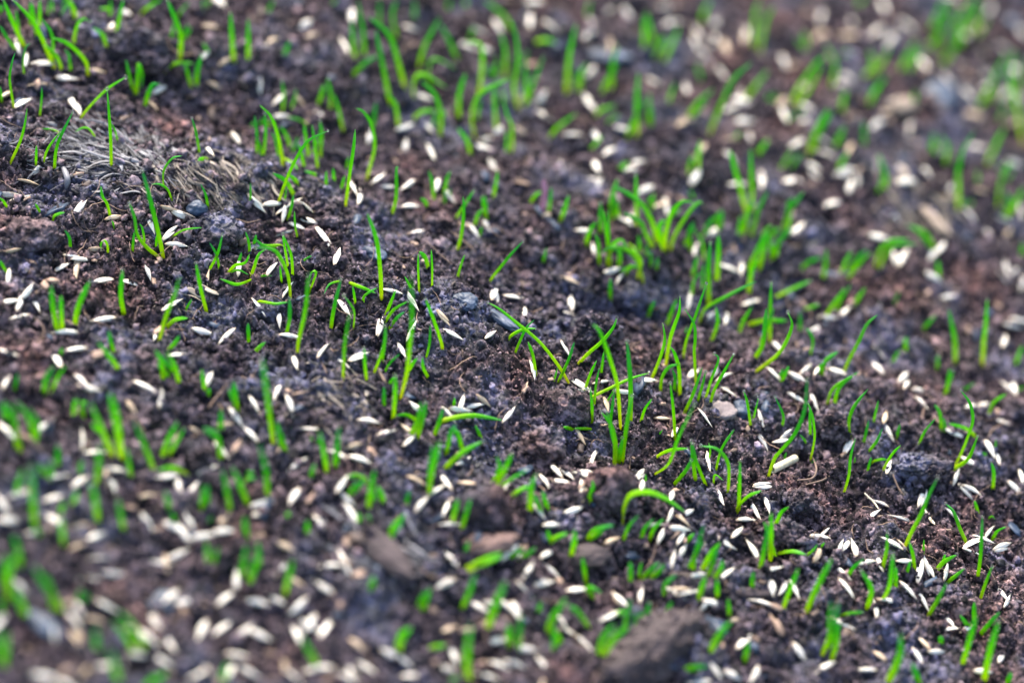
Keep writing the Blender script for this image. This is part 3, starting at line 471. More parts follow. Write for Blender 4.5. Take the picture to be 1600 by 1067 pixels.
# seeds: x0 y0 x1 y1 (stub end, pointed end); t = tan
SEEDS = {
(0,0): """195 405 325 405|95 240 125 350|170 370 160 450|555 445 660 460 t|155 540 310 525 t|370 515 475 515|95 675 200 615|20 630 70 600 t|415 610 490 735|460 625 503 735|740 300 820 230
690 70 830 100|675 220 735 150|1320 0 1410 60|1250 400 1335 310|945 620 1060 560|1440 830 1510 920|1250 900 1350 1000|230 1060 285 1020|1310 540 1370 570 t|940 660 970 690 t|1385 430 1430 400 t|1280 170 1360 180 t""",
(1,0): """255 200 370 140|60 290 165 240 t|310 245 400 215 t|600 60 605 190|520 235 580 350|0 310 60 300|940 170 1005 190|1360 170 1440 220|1480 120 1540 220|1250 280 1400 340|1390 320 1490 340|30 520 30 590|110 660 190 590
110 740 185 735|360 680 460 750|1005 630 1100 660|860 820 1000 770|1020 770 1105 840|920 980 945 870|1065 900 1120 1020|700 890 720 820|1400 870 1500 860|1500 830 1560 800|1380 920 1440 930|1440 1000 1490 1060|240 600 320 700 t""",
(2,0): """80 30 190 30|115 80 115 190|190 130 290 210|470 110 520 190|440 260 530 190|590 90 650 30|690 50 760 140|880 50 1040 60|950 160 1060 140|1110 150 1210 290|1220 170 1330 130|1240 290 1280 200|1130 400 1230 360
1270 410 1350 530|450 520 530 410|435 570 530 700|145 650 230 560|140 690 260 760|310 860 450 860|480 790 560 900|560 980 660 920|640 800 740 830|820 500 890 540 t|1330 690 1420 650|1390 770 1520 760|1050 760 1140 760 t
1500 350 1600 380 t|1320 930 1410 1030|165 1050 310 1045|520 1050 640 1060|720 1040 840 1010|30 800 60 820 t""",
(3,0): """690 0 740 100|780 130 930 230|470 90 540 160|1080 0 1180 0|1570 200 1600 230|1440 300 1490 330|1300 280 1360 400 t|1330 430 1380 510|1080 450 1170 550|1170 400 1240 420|1200 560 1300 670|930 350 990 450|400 550 480 520
480 490 520 510|190 660 300 720|180 770 290 770|70 680 120 800|100 440 200 410 t|760 650 870 660|680 740 760 720 t|1230 720 1360 750 t|330 960 410 990|1010 950 1070 920 t|1550 580 1600 680|1510 420 1560 480|410 1055 560 1060
250 1030 300 1060|490 740 560 720 t|440 230 600 220 t|900 1060 960 1060""",
(0,1): """0 150 130 155|65 190 190 155|450 300 545 180|185 50 235 0|105 70 250 105 t|395 545 540 575|345 640 450 580|470 570 560 575|475 690 490 510 t|555 500 660 505 t|1090 280 1200 320|1015 230 1090 250 t|930 310 960 390
1030 440 1110 370|1060 470 1150 480|905 590 945 695|570 715 710 695|770 685 890 720|45 740 60 640|55 500 110 490 t|150 790 190 740|110 870 130 790|200 800 240 870|75 920 165 900|0 850 100 830|1010 880 1140 810|580 950 715 930
340 1040 480 1040|960 1060 995 980|1240 1020 1310 1040|1480 1060 1485 980|690 310 735 300 t|1490 670 1495 560|1560 170 1600 215|1300 690 1305 650 t""",
(1,1): """0 200 40 245|65 225 150 220|115 265 300 150|255 200 345 260|170 300 180 240|575 60 640 180|635 230 650 110|705 100 820 5|790 100 880 110|890 120 1000 45|910 240 1025 240|1125 140 1140 70|1185 130 1240 200|960 395 1040 375
1325 370 1385 440|1405 290 1470 400|265 310 415 345|205 340 325 390|160 400 230 380|375 385 465 515|485 600 530 480|75 675 140 590|175 785 230 705|0 830 30 870|145 900 150 990|175 1040 260 1055|520 825 585 910
935 775 1020 900|765 1045 790 940|955 1030 990 960|1205 1020 1260 1050|1440 1060 1495 1020|1470 830 1500 730|1510 840 1500 750|1535 780 1600 800|980 540 1080 555 t|1130 880 1210 975 t|1450 0 1520 20|810 760 900 780""",
(2,1): """165 0 315 15|425 45 560 60|540 30 640 20|520 130 560 60|790 140 880 100|670 320 750 370|415 380 490 385|500 450 520 580|560 660 690 620|655 720 690 660|1120 120 1180 0|1350 90 1460 90|1130 550 1170 430|1200 420 1310 360
1100 850 1110 780|1310 600 1410 640|1430 670 1440 580|1440 840 1550 810|1330 970 1350 870|300 880 350 890|365 910 375 780|0 780 90 800|70 930 80 850|340 700 390 720 t|700 20 780 0|1210 930 1250 900|200 300 250 290 t""",
(3,1): """90 90 220 90|240 0 310 40|400 40 520 30|500 170 530 60|790 90 940 80|900 10 1010 50|1120 150 1150 90|720 240 830 330|640 420 740 440|780 500 810 610|820 600 880 490|1000 590 1060 490|1050 520 1100 450|980 650 1080 710
1220 240 1300 330|1420 290 1530 340|1320 340 1430 470|1570 190 1590 310|1480 570 1500 660|1500 660 1580 610|1440 640 1510 720|1470 960 1590 990|1480 1050 1590 1050|1550 940 1600 950|1100 800 1150 790|120 440 230 340|250 460 330 440 t
340 910 420 915|450 940 510 880|270 640 300 610 t|270 1000 330 980|1490 420 1510 390 t|1280 130 1370 150 t|1580 750 1600 690""",
(0,2): """20 20 90 90|0 60 20 10|410 70 535 55|330 80 390 180|10 290 75 190|465 210 550 290|510 290 610 315|850 280 970 340|990 410 1010 275|1070 110 1165 105|1355 35 1460 15|1295 290 1330 210|1430 410 1520 540|1540 560 1590 610
1350 640 1420 720|1340 520 1450 510 t|235 580 340 490|0 530 80 610|510 690 510 520|540 700 655 700|310 840 420 820|460 930 560 850|670 800 780 820|680 850 725 970|60 970 180 940|290 1000 410 980|1000 860 1090 850|1090 840 1140 980
1170 1000 1270 870|1260 800 1330 770|0 1000 40 1060|1530 1050 1600 1040|790 380 860 480 t|890 990 970 980 t|1170 520 1260 580 t|1570 370 1590 450|660 800 670 900 t""",
(1,2): """390 120 460 30|505 110 590 170|580 130 705 80|890 20 935 105|235 100 265 210|120 360 150 290|195 370 225 460|640 490 770 510|750 580 885 545|915 670 1000 590|930 540 980 580 t|970 390 1040 450|1275 430 1300 340|1215 430 1340 445
1320 415 1405 400|1165 410 1245 510|275 565 390 570|445 690 560 740|205 810 310 730|190 1060 295 910|0 1000 150 1000|520 930 560 870|530 960 620 1040|620 740 680 760|1130 800 1235 950|1105 950 1165 910|1010 1060 1070 990|1180 1060 1235 970
1260 750 1330 710|1550 950 1595 870|960 850 1040 890 t|1560 490 1600 440|1390 360 1440 400 t|0 400 10 440|570 670 640 650 t|1290 885 1340 890 t|520 1060 570 1060""",
(2,2): """315 20 355 90|115 140 140 250|380 250 480 310|400 300 480 305|520 270 610 255|775 265 900 255|680 320 725 325|1100 245 1175 170|1240 240 1310 150|1280 250 1370 205|1300 285 1400 345|1155 410 1255 540|1540 430 1580 550
490 800 535 665|400 555 455 645 t|225 770 315 865|300 795 380 860|175 840 225 910|245 870 380 890|395 820 500 830|420 830 490 870|765 880 835 790|805 930 815 870|990 1010 1015 930|1220 690 1240 820|1510 910 1600 920|1280 1060 1295 960
1300 970 1315 1060|1530 590 1590 680|1000 590 1050 500|130 1010 190 1060|430 930 430 880|890 505 990 510 t|580 380 595 430 t|440 1000 470 900 t|1480 990 1530 1060|1580 1000 1600 1060""",
(3,2): """635 10 750 140|630 110 720 210|0 170 70 240|205 200 260 150|150 215 225 255|280 230 340 150|365 190 465 220|800 290 880 210|840 320 890 240|890 310 1000 335|930 360 985 410|135 330 220 380|275 340 305 410|720 520 740 440 t|720 525 780 620
470 720 530 615|735 830 775 735|80 610 150 550|55 640 130 625|1220 740 1300 790|1160 890 1190 810|1345 650 1410 760|1445 780 1420 690|1305 400 1370 385|1410 490 1480 515|1470 260 1540 320|1545 335 1530 260|1240 420 1290 410|1200 915 1270 990
1230 920 1310 965|1500 895 1580 975|1565 840 1585 925|940 1030 965 945|960 1020 985 940|690 1060 735 1030|1145 580 1190 600|1470 30 1570 5|20 30 100 100|0 920 40 910|640 990 690 1055 t""",
(0,3): """10 50 130 60|290 30 395 100|885 10 960 110|1020 80 1150 150|1120 80 1190 190|1160 10 1210 110|1220 190 1320 170|1340 130 1450 120|960 300 1060 310|1060 300 1170 250|1030 270 1050 370 t|525 290 725 290|490 400 620 400|660 390 750 400
560 170 630 140|80 420 170 520|610 560 740 630|420 650 500 740|1480 390 1480 480|1370 580 1460 510|1090 590 1240 570|935 650 1010 770|1010 780 1100 890|810 900 930 920|950 900 1080 970|1220 830 1300 680|1340 770 1450 690|1490 800 1570 730
345 730 350 870|440 780 500 860 t|610 970 740 970|560 680 650 700 t|820 740 910 800|1420 900 1540 920|1430 1040 1460 980|1530 990 1600 1030|220 1040 340 1060|1200 1050 1290 1010|1570 570 1600 670|460 220 510 200 t|1380 60 1410 30 t|460 100 540 80 t|220 140 270 130""",
(1,3): """350 20 450 150|510 20 610 60|0 30 70 20|120 190 250 260 t|425 355 530 350|520 250 550 340|560 300 600 420|120 410 210 300|370 440 470 500|220 420 290 460 t|210 640 310 550|290 690 380 750|300 760 370 660|400 790 460 700|1165 220 1280 360
1160 50 1220 0|1170 80 1260 80|1140 480 1230 440|1330 580 1450 640|1520 320 1600 270|1550 590 1600 640|1430 830 1570 810|1200 820 1260 950|1100 980 1250 1000|810 890 880 930|890 910 960 970|520 950 650 1030|640 950 740 1010|520 1020 600 1060
210 1000 270 1060|320 1010 430 1000|1530 930 1600 970|1400 1030 1500 1060|950 1050 1010 1050|0 620 30 580|0 760 60 790|1180 740 1240 720 t|1290 760 1370 750 t|1540 60 1580 10""",
(2,3): """0 240 60 190|0 280 40 290|150 0 200 50|210 80 285 75|340 20 400 0|70 430 130 330|125 460 280 420|215 340 280 400|45 450 115 520|180 300 270 255|0 570 60 680|345 490 470 480|640 530 710 600|800 590 815 490|970 60 995 0|1030 30 1110 95 t
1050 30 1120 0|840 110 960 95|915 200 960 110|975 110 1110 125|1035 210 1080 130|1000 350 1015 270|1030 290 1090 200|1280 160 1400 230|1410 60 1520 60|1370 170 1445 95|1465 220 1530 330|1295 430 1390 355|1110 410 1210 395|1185 610 1230 560
1200 560 1310 590|990 480 1060 520|1080 510 1130 500|1490 570 1600 640|1400 850 1500 760|910 1060 1030 900|0 920 100 980|160 920 240 1030|30 850 160 870|430 800 480 850|1240 940 1310 1050|1340 1020 1420 1060|890 690 950 660|1560 370 1600 360
590 210 660 180 t|1510 0 1560 60|1380 680 1440 670 t|1490 1060 1530 980|1140 1060 1210 1050|300 730 360 760""",
(3,3): """260 155 400 170|345 150 365 130|280 330 330 230 t|440 270 470 180|450 250 515 170|545 310 515 180|570 330 670 310|710 340 690 280|630 60 700 0|880 80 745 35|820 235 725 180|820 195 845 220 t|820 305 900 305|935 445 965 275|1000 390 975 300
1030 400 990 310|1095 450 1125 320|1215 230 1330 165|1290 150 1400 190|1240 235 1310 260|1360 170 1400 115|1400 260 1515 215|1175 55 1115 0|0 350 90 345|35 550 10 430|60 530 120 420|140 450 185 535|420 350 520 440|450 420 530 525|660 530 680 670
730 560 790 565|835 460 910 540|935 500 1000 620|1085 630 1180 730|1060 770 1190 750|1490 540 1430 460|1470 600 1515 510|155 830 240 960|260 1040 430 940|550 1000 665 1000|910 880 960 960|940 830 990 880 t|1440 940 1480 860|1240 730 1260 720
450 690 490 710|660 890 740 950 t|0 620 10 600|1020 880 1090 880|1290 1000 1400 1010""",
}


def entries(table):
    for (c, r), text in table.items():
        ox, oy = c*400.0, (0, 267, 534, 800)[r]
        for e in text.replace('\n', '|').split('|'): yield ox, oy, e.strip()
def focus_word(px, py):                                     # how far a spot lies from the sharp strip across the picture
    d = (py-(245+.385*px))/(1.15 if py > 245+.385*px else 1.0)
    return 0 if abs(d) < 120 else 1 if abs(d) < 290 else 2

LANDMARKS = [(340,375,'the rusty brown soil clod'),(885,640,'the round pale-topped clod'),(1300,660,'the dark crumbly clod'),(1440,728,'the long flat clod'),(1580,645,'the grey round clod'),
             (1130,640,'the pale stone'),(310,328,'the blue-black pebble'),(140,240,'the grey fibre clump'),(350,285,'the tan fibre clump'),(1222,731,'the cut straw piece'),
             (1010,1010,'the big bark piece'),(765,852,'the reddish wood chip'),(930,85,'the blue slate chip'),(850,290,'the pink shoot'),(760,790,'the blurred domed clod'),(955,770,'the dark peaked clod'),(1275,745,'the curly dry root')]
ROWS = ['top edge', 'upper part', 'upper middle', 'lower middle', 'lower part', 'bottom edge']
COLS = ['far left', 'left', 'inner left', 'centre left', 'centre right', 'inner right', 'right', 'far right']
def where(px, py):
    best = min(LANDMARKS, key=lambda l: math.hypot(l[0]-px, l[1]-py)); d = math.hypot(best[0]-px, best[1]-py)
    if d < 75:
        dx, dy = px-best[0], py-best[1]
        rel = ('beyond' if dy < 0 else 'in front of') if abs(dy) > abs(dx) else ('left of' if dx < 0 else 'right of')
        return f'{rel} {best[2]}'
    return f'in the {ROWS[min(5, int(py/1067*6))]} at {COLS[min(7, max(0, int(px/200)))]}'
ORD = ['', 'second', 'third', 'fourth', 'fifth', 'sixth', 'seventh', 'eighth', 'ninth', 'tenth', 'eleventh', 'twelfth']
def unique_labels(items, most=300):
    """items: dicts with px, py, look, noun -> a label that holds for one of them alone"""
    by = {}
    for it in items: by.setdefault((it['look'], it['spot']), []).append(it)
    for (look, spot), g in by.items():
        if len(g) == 1: g[0]['label'] = f'{look} {spot}'; continue
        g.sort(key=lambda t: t['px'])
        for i, it in enumerate(g):
            o = 'leftmost' if i == 0 else 'rightmost' if i == len(g)-1 else ORD[i]+' from left'
            if len(g) == 2: o = 'left of two' if i == 0 else 'right of two'
            it['label'] = f'{look} {spot}, {o}'

# ------------------------------------------------------------------ sprouts
def to_view(p): return (CAM-p).normalized()
def sprout_points(pts):
    b = hit(*pts[0]); ang = random.uniform(-.45, .45)
    n = Vector((b.x-CAM.x, b.y-CAM.y, 0)).normalized(); n.rotate(Matrix.Rotation(ang, 3, 'Z'))
    out = [b]
    for px, py in pts[1:]:
        d = pix_dir(px, py); t = (b-CAM).dot(n)/d.dot(n); loc, nor, i, tt = BVH.ray_cast(CAM, d)
        if loc is not None: t = min(t, tt-.0018)
        t = max(t, (b-CAM).length-.03)
        out.append(CAM+d*t)
    d0 = (out[1]-out[0]).normalized()
    return [b-Vector((d0.x*.3, d0.y*.3, .8)).normalized()*.0016]+out
sprouts = []
for ox, oy, e in entries(SPROUTS):
    w, ps = e.split(':'); more = w.startswith('+'); w = float(w)
    pts = [(ox+float(a)/4, oy+float(b)/4) for a, b in (q.split() for q in ps.split(','))]
    L = sum(math.dist(pts[i], pts[i+1]) for i in range(len(pts)-1))
    leaf = dict(pts=pts, w=(w if w <= 1.2 else 1.2+.45*(w-1.2)), L=L)
    if more: sprouts[-1]['leaves'].append(leaf)
    else: sprouts.append(dict(leaves=[leaf]))
CUT_X, CUT_Y = (400, 800, 1200), (267, 534, 800)
def on_cut(p): return any(abs(p[0]-c) < 6 for c in CUT_X) or any(abs(p[1]-c) < 6 for c in CUT_Y)
done = True
while done:                                                 # leaves that run on over a tile edge are one leaf
    done = False
    for s in sprouts:
        for lf in s['leaves']:
            e = lf['pts'][-1]
            if not on_cut(e): continue
            d0 = (e[0]-lf['pts'][-2][0], e[1]-lf['pts'][-2][1])
            best = None
            for t in sprouts:
                b = t['leaves'][0]['pts'][0]
                if t is s or not on_cut(b) or math.dist(b, e) > 13: continue
                q = t['leaves'][0]['pts'][1]; d1 = (q[0]-b[0], q[1]-b[1])
                cs = (d0[0]*d1[0]+d0[1]*d1[1])/(math.hypot(*d0)*math.hypot(*d1)+1e-6)
                if cs > .8 and (best is None or cs-math.dist(b, e)*.03 > best[0]): best = (cs-math.dist(b, e)*.03, t)
            if best:
                t = best[1]; n = t['leaves'][0]
                lf['pts'] = lf['pts'][:-1]+[((e[0]+n['pts'][0][0])/2, (e[1]+n['pts'][0][1])/2)]+n['pts'][1:]
                lf['w'] = (lf['w']+n['w'])/2; lf['L'] += n['L']; s['leaves'] += t['leaves'][1:]; sprouts.remove(t); done = True; break
        if done: break
for s in sprouts:
    lf = s['leaves'][0]; p0, p1 = lf['pts'][0], lf['pts'][-1]
    s['px'], s['py'] = p0
    for l in s['leaves']: l['focus'] = focus_word(*l['pts'][0])
    mx, my = (p0[0]+p1[0])/2, (p0[1]+p1[1])/2
    s['size'] = sum(l['L']*l['w'] for l in s['leaves']); s['focus'] = focus_word(*p0)
    inside = sum(1 for l in s['leaves'] for p in l['pts'] if 0 <= p[0] <= 1600 and 0 <= p[1] <= 1067)
    if inside < 2: s['size'] *= .5
    dx, dy = p1[0]-p0[0], p0[1]-p1[1]; ch = math.hypot(dx, dy); bend = lf['L']/max(ch, 1)
    top = max(p0[1]-p[1] for p in lf['pts'])
    size = 'tall' if lf['L'] > 75 else 'short' if lf['L'] > 36 else 'stubby'
    if bend > 1.6: shape = 'looped'
    elif top > dy+6 and bend > 1.08: shape = 'hooked'
    elif bend > 1.07: shape = 'arched'
    elif abs(dx) < .16*ch: shape = 'upright'
    elif abs(dx) > 1.4*abs(dy): shape = 'flat-lying'
    else: shape = 'right-leaning' if dx > 0 else 'left-leaning'
    th = 'thin ' if lf['w'] < .85 else ''
    fo = ('sharp', 'soft-edged', 'blurred')[s['focus']]
    s['look'] = f"{fo} {size} {th}{shape} {'multi-leaved ' if len(s['leaves']) > 1 else ''}sprout"; s['spot'] = where(*p0)
unique_labels(sprouts)
order = sorted(sprouts, key=lambda s: -s['size'])
for i, s in enumerate(order): s['own'] = i < 300
def leaf_geo(lf, tone, origin=None, fine=True):
    P = [np.array(p) for p in sprout_points(lf['pts'])]
    n = 26 if lf['L'] > 50 else 16
    C = spline(P, n)
    mid = Vector(C[n//2]); v = to_view(mid); T = Vector(C[-1]-C[0]).normalized()
    side = T.cross(v).normalized(); side.rotate(Matrix.Rotation(random.uniform(-.75, .75), 3, T))
    w = lf['w']*(.00069 if lf.get('focus', 0) == 0 else .00079)*random.uniform(.85, 1.12)
    if origin is not None: C = C-origin
    V, F, A = ribbon(C, np.array(side), w, w*.42, 10, .16*random.choice((-1, 1)), tip=random.uniform(.2, .45), base=.62, tone=tone)
    return V, F, A, C
grass = Pile()
DROP = ICO3
for s in order:
    tone = min(1, max(0, random.gauss(.45, .38)))
    if not s['own']:
        for lf in s['leaves']: grass.add(*leaf_geo(lf, tone)[:3])
        continue
    base = hit(s['px'], s['py']); o = np.array(base)
    root = tag(link('grass_sprout', None, None, base), s['label'], 'sprout', 'green grass sprouts coming up through the soil')
    root.empty_display_size = .003
    for lf in s['leaves']:
        V, F, A, C = leaf_geo(lf, tone, o)
        blade = link('leaf', raw_mesh('leaf', V, F, M_LEAF, A), root)
        if s['focus'] == 0 and random.random() < .75 or s['focus'] == 1 and random.random() < .3:
            r = random.uniform(.00024, .00042); v = DROP[0]*r*np.array([1, 1, 1.08])
            link('dew_drop', raw_mesh('dew_drop', v+C[-1]+np.array([0, 0, r*.3]), DROP[1], M_DROP), blade)
for s in list(order):                                        # the tufts out of the sharp strip are denser than single blades can be told apart
    for rep in range(2):
        if s['focus'] and random.random() < (.34 if s['px'] > 950 and s['py'] < 430 else .20 if s['py'] > 620 and s['px'] < 1100 else .08):
            lf = s['leaves'][0]; dx, dy = random.uniform(-16, 16), random.uniform(-9, 9); k = random.uniform(.6, 1.05); lean = random.uniform(-.3, .3); b = lf['pts'][0]
            pts = [(b[0]+dx+(p[0]-b[0])*k*random.uniform(.5, 1.2)-lean*(p[1]-b[1]), b[1]+dy+(p[1]-b[1])*k) for p in lf['pts']]
            grass.add(*leaf_geo(dict(pts=pts, w=lf['w']*.9, L=lf['L']*k, focus=1), random.random())[:3])
tag(link('short_grass', grass.mesh('short_grass', M_LEAF)), 'many more small grass blades sprouting all over the soil', 'grass', kind='stuff')

# ------------------------------------------------------------------ seeds
def husk(L, W, H, tone, seed, split=False):
    n, ring = 18, 14; s = np.linspace(0, 1, n)
    prof = np.clip(np.sin(np.pi*np.clip(s*.93+.05, 0, 1))**.80, 0, None)*np.where(s > .45, 1-.48*((s-.45)/.55)**1.3, 1)
    prof[0] *= .7; prof[-1] = .05
    th = np.arange(ring)/ring*2*np.pi; rs = np.random.default_rng(seed)
    rib = 1+.10*np.cos(5*th+rs.uniform(0, 6))
    bend = rs.uniform(-.05, .05)*L
    x = (s-.5)*L; yb = bend*(1-(2*s-1)**2); zb = rs.uniform(0, .05)*L*(1-(2*s-1)**2)
    up = np.where(np.sin(th) > 0, 1.0, .62)
    groove = 1-.32*np.exp(-((th-np.pi/2)/.28)**2)
    V = np.stack([np.repeat(x, ring), (yb[:, None]+prof[:, None]*W/2*np.cos(th)*rib).ravel(), (zb[:, None]+prof[:, None]*H/2*np.sin(th)*up*rib*groove).ravel()], 1)
    j = np.arange(ring); i = np.arange(n-1)[:, None]*ring
    F = np.stack([i+j, i+(j+1) % ring, i+ring+(j+1) % ring, i+ring+j], -1).reshape(-1, 4)
    caps = []
    c0 = len(V); V = np.vstack([V, [[-L/2-.0001, yb[0], zb[0]], [L/2+.0004, yb[-1], zb[-1]]]])
    f0 = np.stack([np.full(ring, c0), (j+1) % ring, j], 1); k = (n-1)*ring; f1 = np.stack([np.full(ring, c0+1), k+j, k+(j+1) % ring], 1)
    A = {'along': np.append(np.repeat(s, ring), [0, 1]), 'around': np.append(np.tile(th/(2*np.pi), n), [0, 0]), 'tone': np.full(len(V), tone)}
    return V, [F, np.vstack([f0, f1])], A
def bract(L, W, H, tone, seed):                             # the second scale of the husk, splayed from the stub end
    rs = np.random.default_rng(seed+5); sgn = rs.choice((-1, 1)); a = rs.uniform(.02, .11)*sgn
    t = np.linspace(0, 1, 14); r = L*rs.uniform(.6, .86)
    C = np.stack([-L*.47+r*t*math.cos(a), sgn*W*.22+r*t*math.sin(a), H*.22+.0003*np.sin(t*3)], 1)
    V, F, A = ribbon(C, np.array([0, 1., 0]), W*.5, H*.28, 8, .2, tip=.55, base=.6, tone=tone)
    return V, [F], A
def seed_frame(a, b, L):
    c = hit((a[0]+b[0])/2, (a[1]+b[1])/2)
    n = (soft_normal(c.x, c.y)+Vector((random.gauss(0, .10), random.gauss(0, .10), 0))).normalized()
    def on(p):
        d = pix_dir(*p); return CAM+d*((c-CAM).dot(n)/d.dot(n))
    d = on(b)-on(a); ln = d.length; d = d.normalized() if ln > 1e-6 else Vector((1, 0, 0))
    x = d; z = (n-x*n.dot(x)).normalized(); y = z.cross(x)
    roll = random.gauss(0, .5); y, z = y*math.cos(roll)+z*math.sin(roll), z*math.cos(roll)-y*math.sin(roll)
    # lie on the crumbs: as high as the soil under either half asks for
    zs = [h1(c.x+x.x*L*k, c.y+x.y*L*k)-x.z*L*k for k in (-.33, 0, .33)]
    c.z = sorted(zs)[1]*.65+max(zs)*.35+random.uniform(.00005, .0004)
    M = Matrix(((x.x, y.x, z.x, c.x), (x.y, y.y, z.y, c.y), (x.z, y.z, z.z, c.z), (0, 0, 0, 1)))
    return M, ln
seeds = []; ends = []
for ox, oy, e in entries(SEEDS):
    t = e.split(); v = [float(q) for q in t[:4]]
    ends.append([(ox+v[0]/4, oy+v[1]/4), (ox+v[2]/4, oy+v[3]/4), t[-1] == 't'])
k = 0
while k < len(ends):                                        # seeds that lie over a tile edge
    for m in range(k+1, len(ends)):
        hitp = [(i, j) for i in (0, 1) for j in (0, 1) if on_cut(ends[k][i]) and on_cut(ends[m][j]) and math.dist(ends[k][i], ends[m][j]) < 14]
        if hitp and math.dist(ends[k][1-hitp[0][0]], ends[m][1-hitp[0][1]]) < 58:
            i, j = hitp[0]; ends[k] = [ends[k][1-i], ends[m][1-j], ends[k][2]]; ends.pop(m); k -= 1; break
    k += 1
for a, b, tan in ends:
    if random.random() < .35 and focus_word(*a) > 0: a, b = b, a
    px, py = (a[0]+b[0])/2, (a[1]+b[1])/2; ln = math.dist(a, b)
    ang = math.degrees(math.atan2(-(b[1]-a[1]), b[0]-a[0])) % 180
    lie = 'lying level' if ang < 20 or ang > 160 else 'pointing up' if 70 < ang < 110 else 'rising right' if ang < 90 else 'rising left'
    fo = focus_word(px, py)
    look = f"{('sharp', 'soft-edged', 'blurred')[fo]} {'tan' if tan else 'cream'} seed {lie}"
    edge = min(px, 1600-px, py, 1067-py)
    seeds.append(dict(a=a, b=b, px=px, py=py, tan=tan, focus=fo, look=look, spot=where(px, py), size=ln-(0 if edge > 6 else 25)))
unique_labels(seeds)
order = sorted(seeds, key=lambda s: -s['size'])
for k in range(70):                                         # far out of focus more seeds lie between those one can tell apart
    px, py = (random.uniform(950, 1600), random.uniform(0, 330)) if k < 45 else (random.uniform(0, 1100), random.uniform(900, 1067))
    a = random.uniform(0, 3.14); order.append(dict(a=(px, py), b=(px+30*math.cos(a), py+30*math.sin(a)), px=px, py=py, tan=random.random() < .35, focus=2, size=0))
litter = Pile()
for i, s in enumerate(order):
    M, ln = seed_frame(s['a'], s['b'], .006)
    far = s['focus'] == 2 and s['py'] < 420
    L = min(.0080, max(.0042 if s['tan'] else .0052, ln*(1.0 if far else (1.03, .9, .84)[s['focus']])))*random.uniform(.88, 1.04)
    W = (.00138 if far else (.00114, .00116, .00110)[s['focus']])*random.uniform(.85, 1.15)*(.8+.2*L/.006); H = W*random.uniform(.6, .8); tone = random.random(); mat = M_SEED
    V, F, A = husk(L, W, H, tone, i); A['tan'] = np.full(len(V), float(s['tan']))
    if i >= 300:
        Mn = np.array(M); V = V@Mn[:3, :3].T+Mn[:3, 3]
        for q, f in enumerate(F): litter.add(V if q == 0 else np.zeros((0, 3)), f if q == 0 else f-len(V), A if q == 0 else None)
        continue
    root = tag(link('grass_seed', None), s['label'], 'seed', 'pale grass seeds strewn over the soil'); root.matrix_world = M; root.empty_display_size = .002
    link('husk', raw_mesh('husk', V, F, mat, A), root)
    if s['focus'] == 0 or i % 3 == 0:
        V, F, A = bract(L, W, H, min(1, tone+.1), i); A['tan'] = np.full(len(V), float(s['tan'])); link('bract', raw_mesh('bract', V, F, mat, A), root)
tag(link('seed_litter', litter.mesh('seed_litter', M_SEED)), 'many more pale grass seeds strewn over the soil', 'seeds', kind='stuff')

# ------------------------------------------------------------------ clods, stones, chips
def lump(name, px, py, rx, ry, rz, mat, label, cat, rough=.35, sink=.35, yaw=0.0, sub=ICO5, fine=.10, flat=None, group=None, coat=0):
    v = sub[0].copy(); k = int(px*7+py*3) % 900
    v = v*(1+rough*noise3(v+k, 1.1, k)+rough*.55*noise3(v-k, .5, k+3)+fine*noise3(v*1.0+2*k, .16, k+5)+fine*.6*noise3(v+3*k, .07, k+8))[:, None]
    if flat: v[:, 2] = np.where(v[:, 2] > flat, flat+(v[:, 2]-flat)*.25, v[:, 2])
    v = v*np.array([rx, ry, rz])*.001
    if yaw: c, s_ = math.cos(yaw), math.sin(yaw); v[:, :2] = v[:, :2]@np.array([[c, s_], [-s_, c]])
    f = sub[1]
    if coat:
        pl = Pile(); pl.add(v, f); sh = lump_shapes(ICO2, 8, 1.0); pick = RNG.choice(len(v), coat)
        for q_, i_ in enumerate(pick): pl.add(sh[q_ % 8]@rot_random(1)[0].T*.00018*(4.5**(RNG.random()**1.6))+v[i_]*1.01, ICO2[1])
        v, f = np.concatenate(pl.v), np.concatenate(pl.f)
    b = hit(px, py)
    o = link(name, raw_mesh(name, v, f, mat), None, (b.x, b.y, b.z+rz*.001*(1-2*sink)*.6))
    return tag(o, label, cat, group)
CL = 'clods of soil lying on the bed'
lump('soil_clod', 345, 372, 4.6, 4.2, 4.0, M_CLOD, 'rusty brown rounded soil clod beside the fibre clumps', 'soil clod', .3, .3, group=CL, coat=150)
lump('soil_clod', 885, 645, 4.9, 4.4, 4.0, M_CLOD, 'round ball-like soil clod with a pale hollowed top, beside the central sprouts', 'soil clod', .22, .3, group=CL, coat=150)
lump('soil_clod', 848, 700, 3.9, 3.6, 3.4, M_CLOD, 'dark soil clod just in front of the round pale-topped clod', 'soil clod', .3, .35, group=CL, coat=150)
lump('soil_clod', 1300, 668, 3.3, 3.0, 3.4, M_CLOD, 'dark crumbly soil clod perched under the bending tall sprout', 'soil clod', .45, .25, fine=.22, group=CL, coat=150)
lump('soil_clod', 1438, 735, 6.0, 3.2, 2.8, M_CLOD, 'long flat-topped soil clod behind a narrow dark hollow', 'soil clod', .4, .35, fine=.16, group=CL, coat=150)
lump('soil_clod', 1582, 648, 3.8, 3.4, 3.4, M_CLOD, 'grey round soil clod cut by the right edge of the photo', 'soil clod', .25, .3, group=CL, coat=150)
lump('soil_clod', 1255, 790, 3.4, 2.6, 2.8, M_CLOD, 'angular brown soil clod above the blurred crumbly lump, lower right', 'soil clod', .4, .35, group=CL, coat=150)
lump('soil_clod', 1212, 840, 4.6, 3.6, 3.2, M_CLOD, 'softly blurred crumbly lump of soil behind two level white seeds', 'soil clod', .35, .4, fine=.18, group=CL, coat=150)
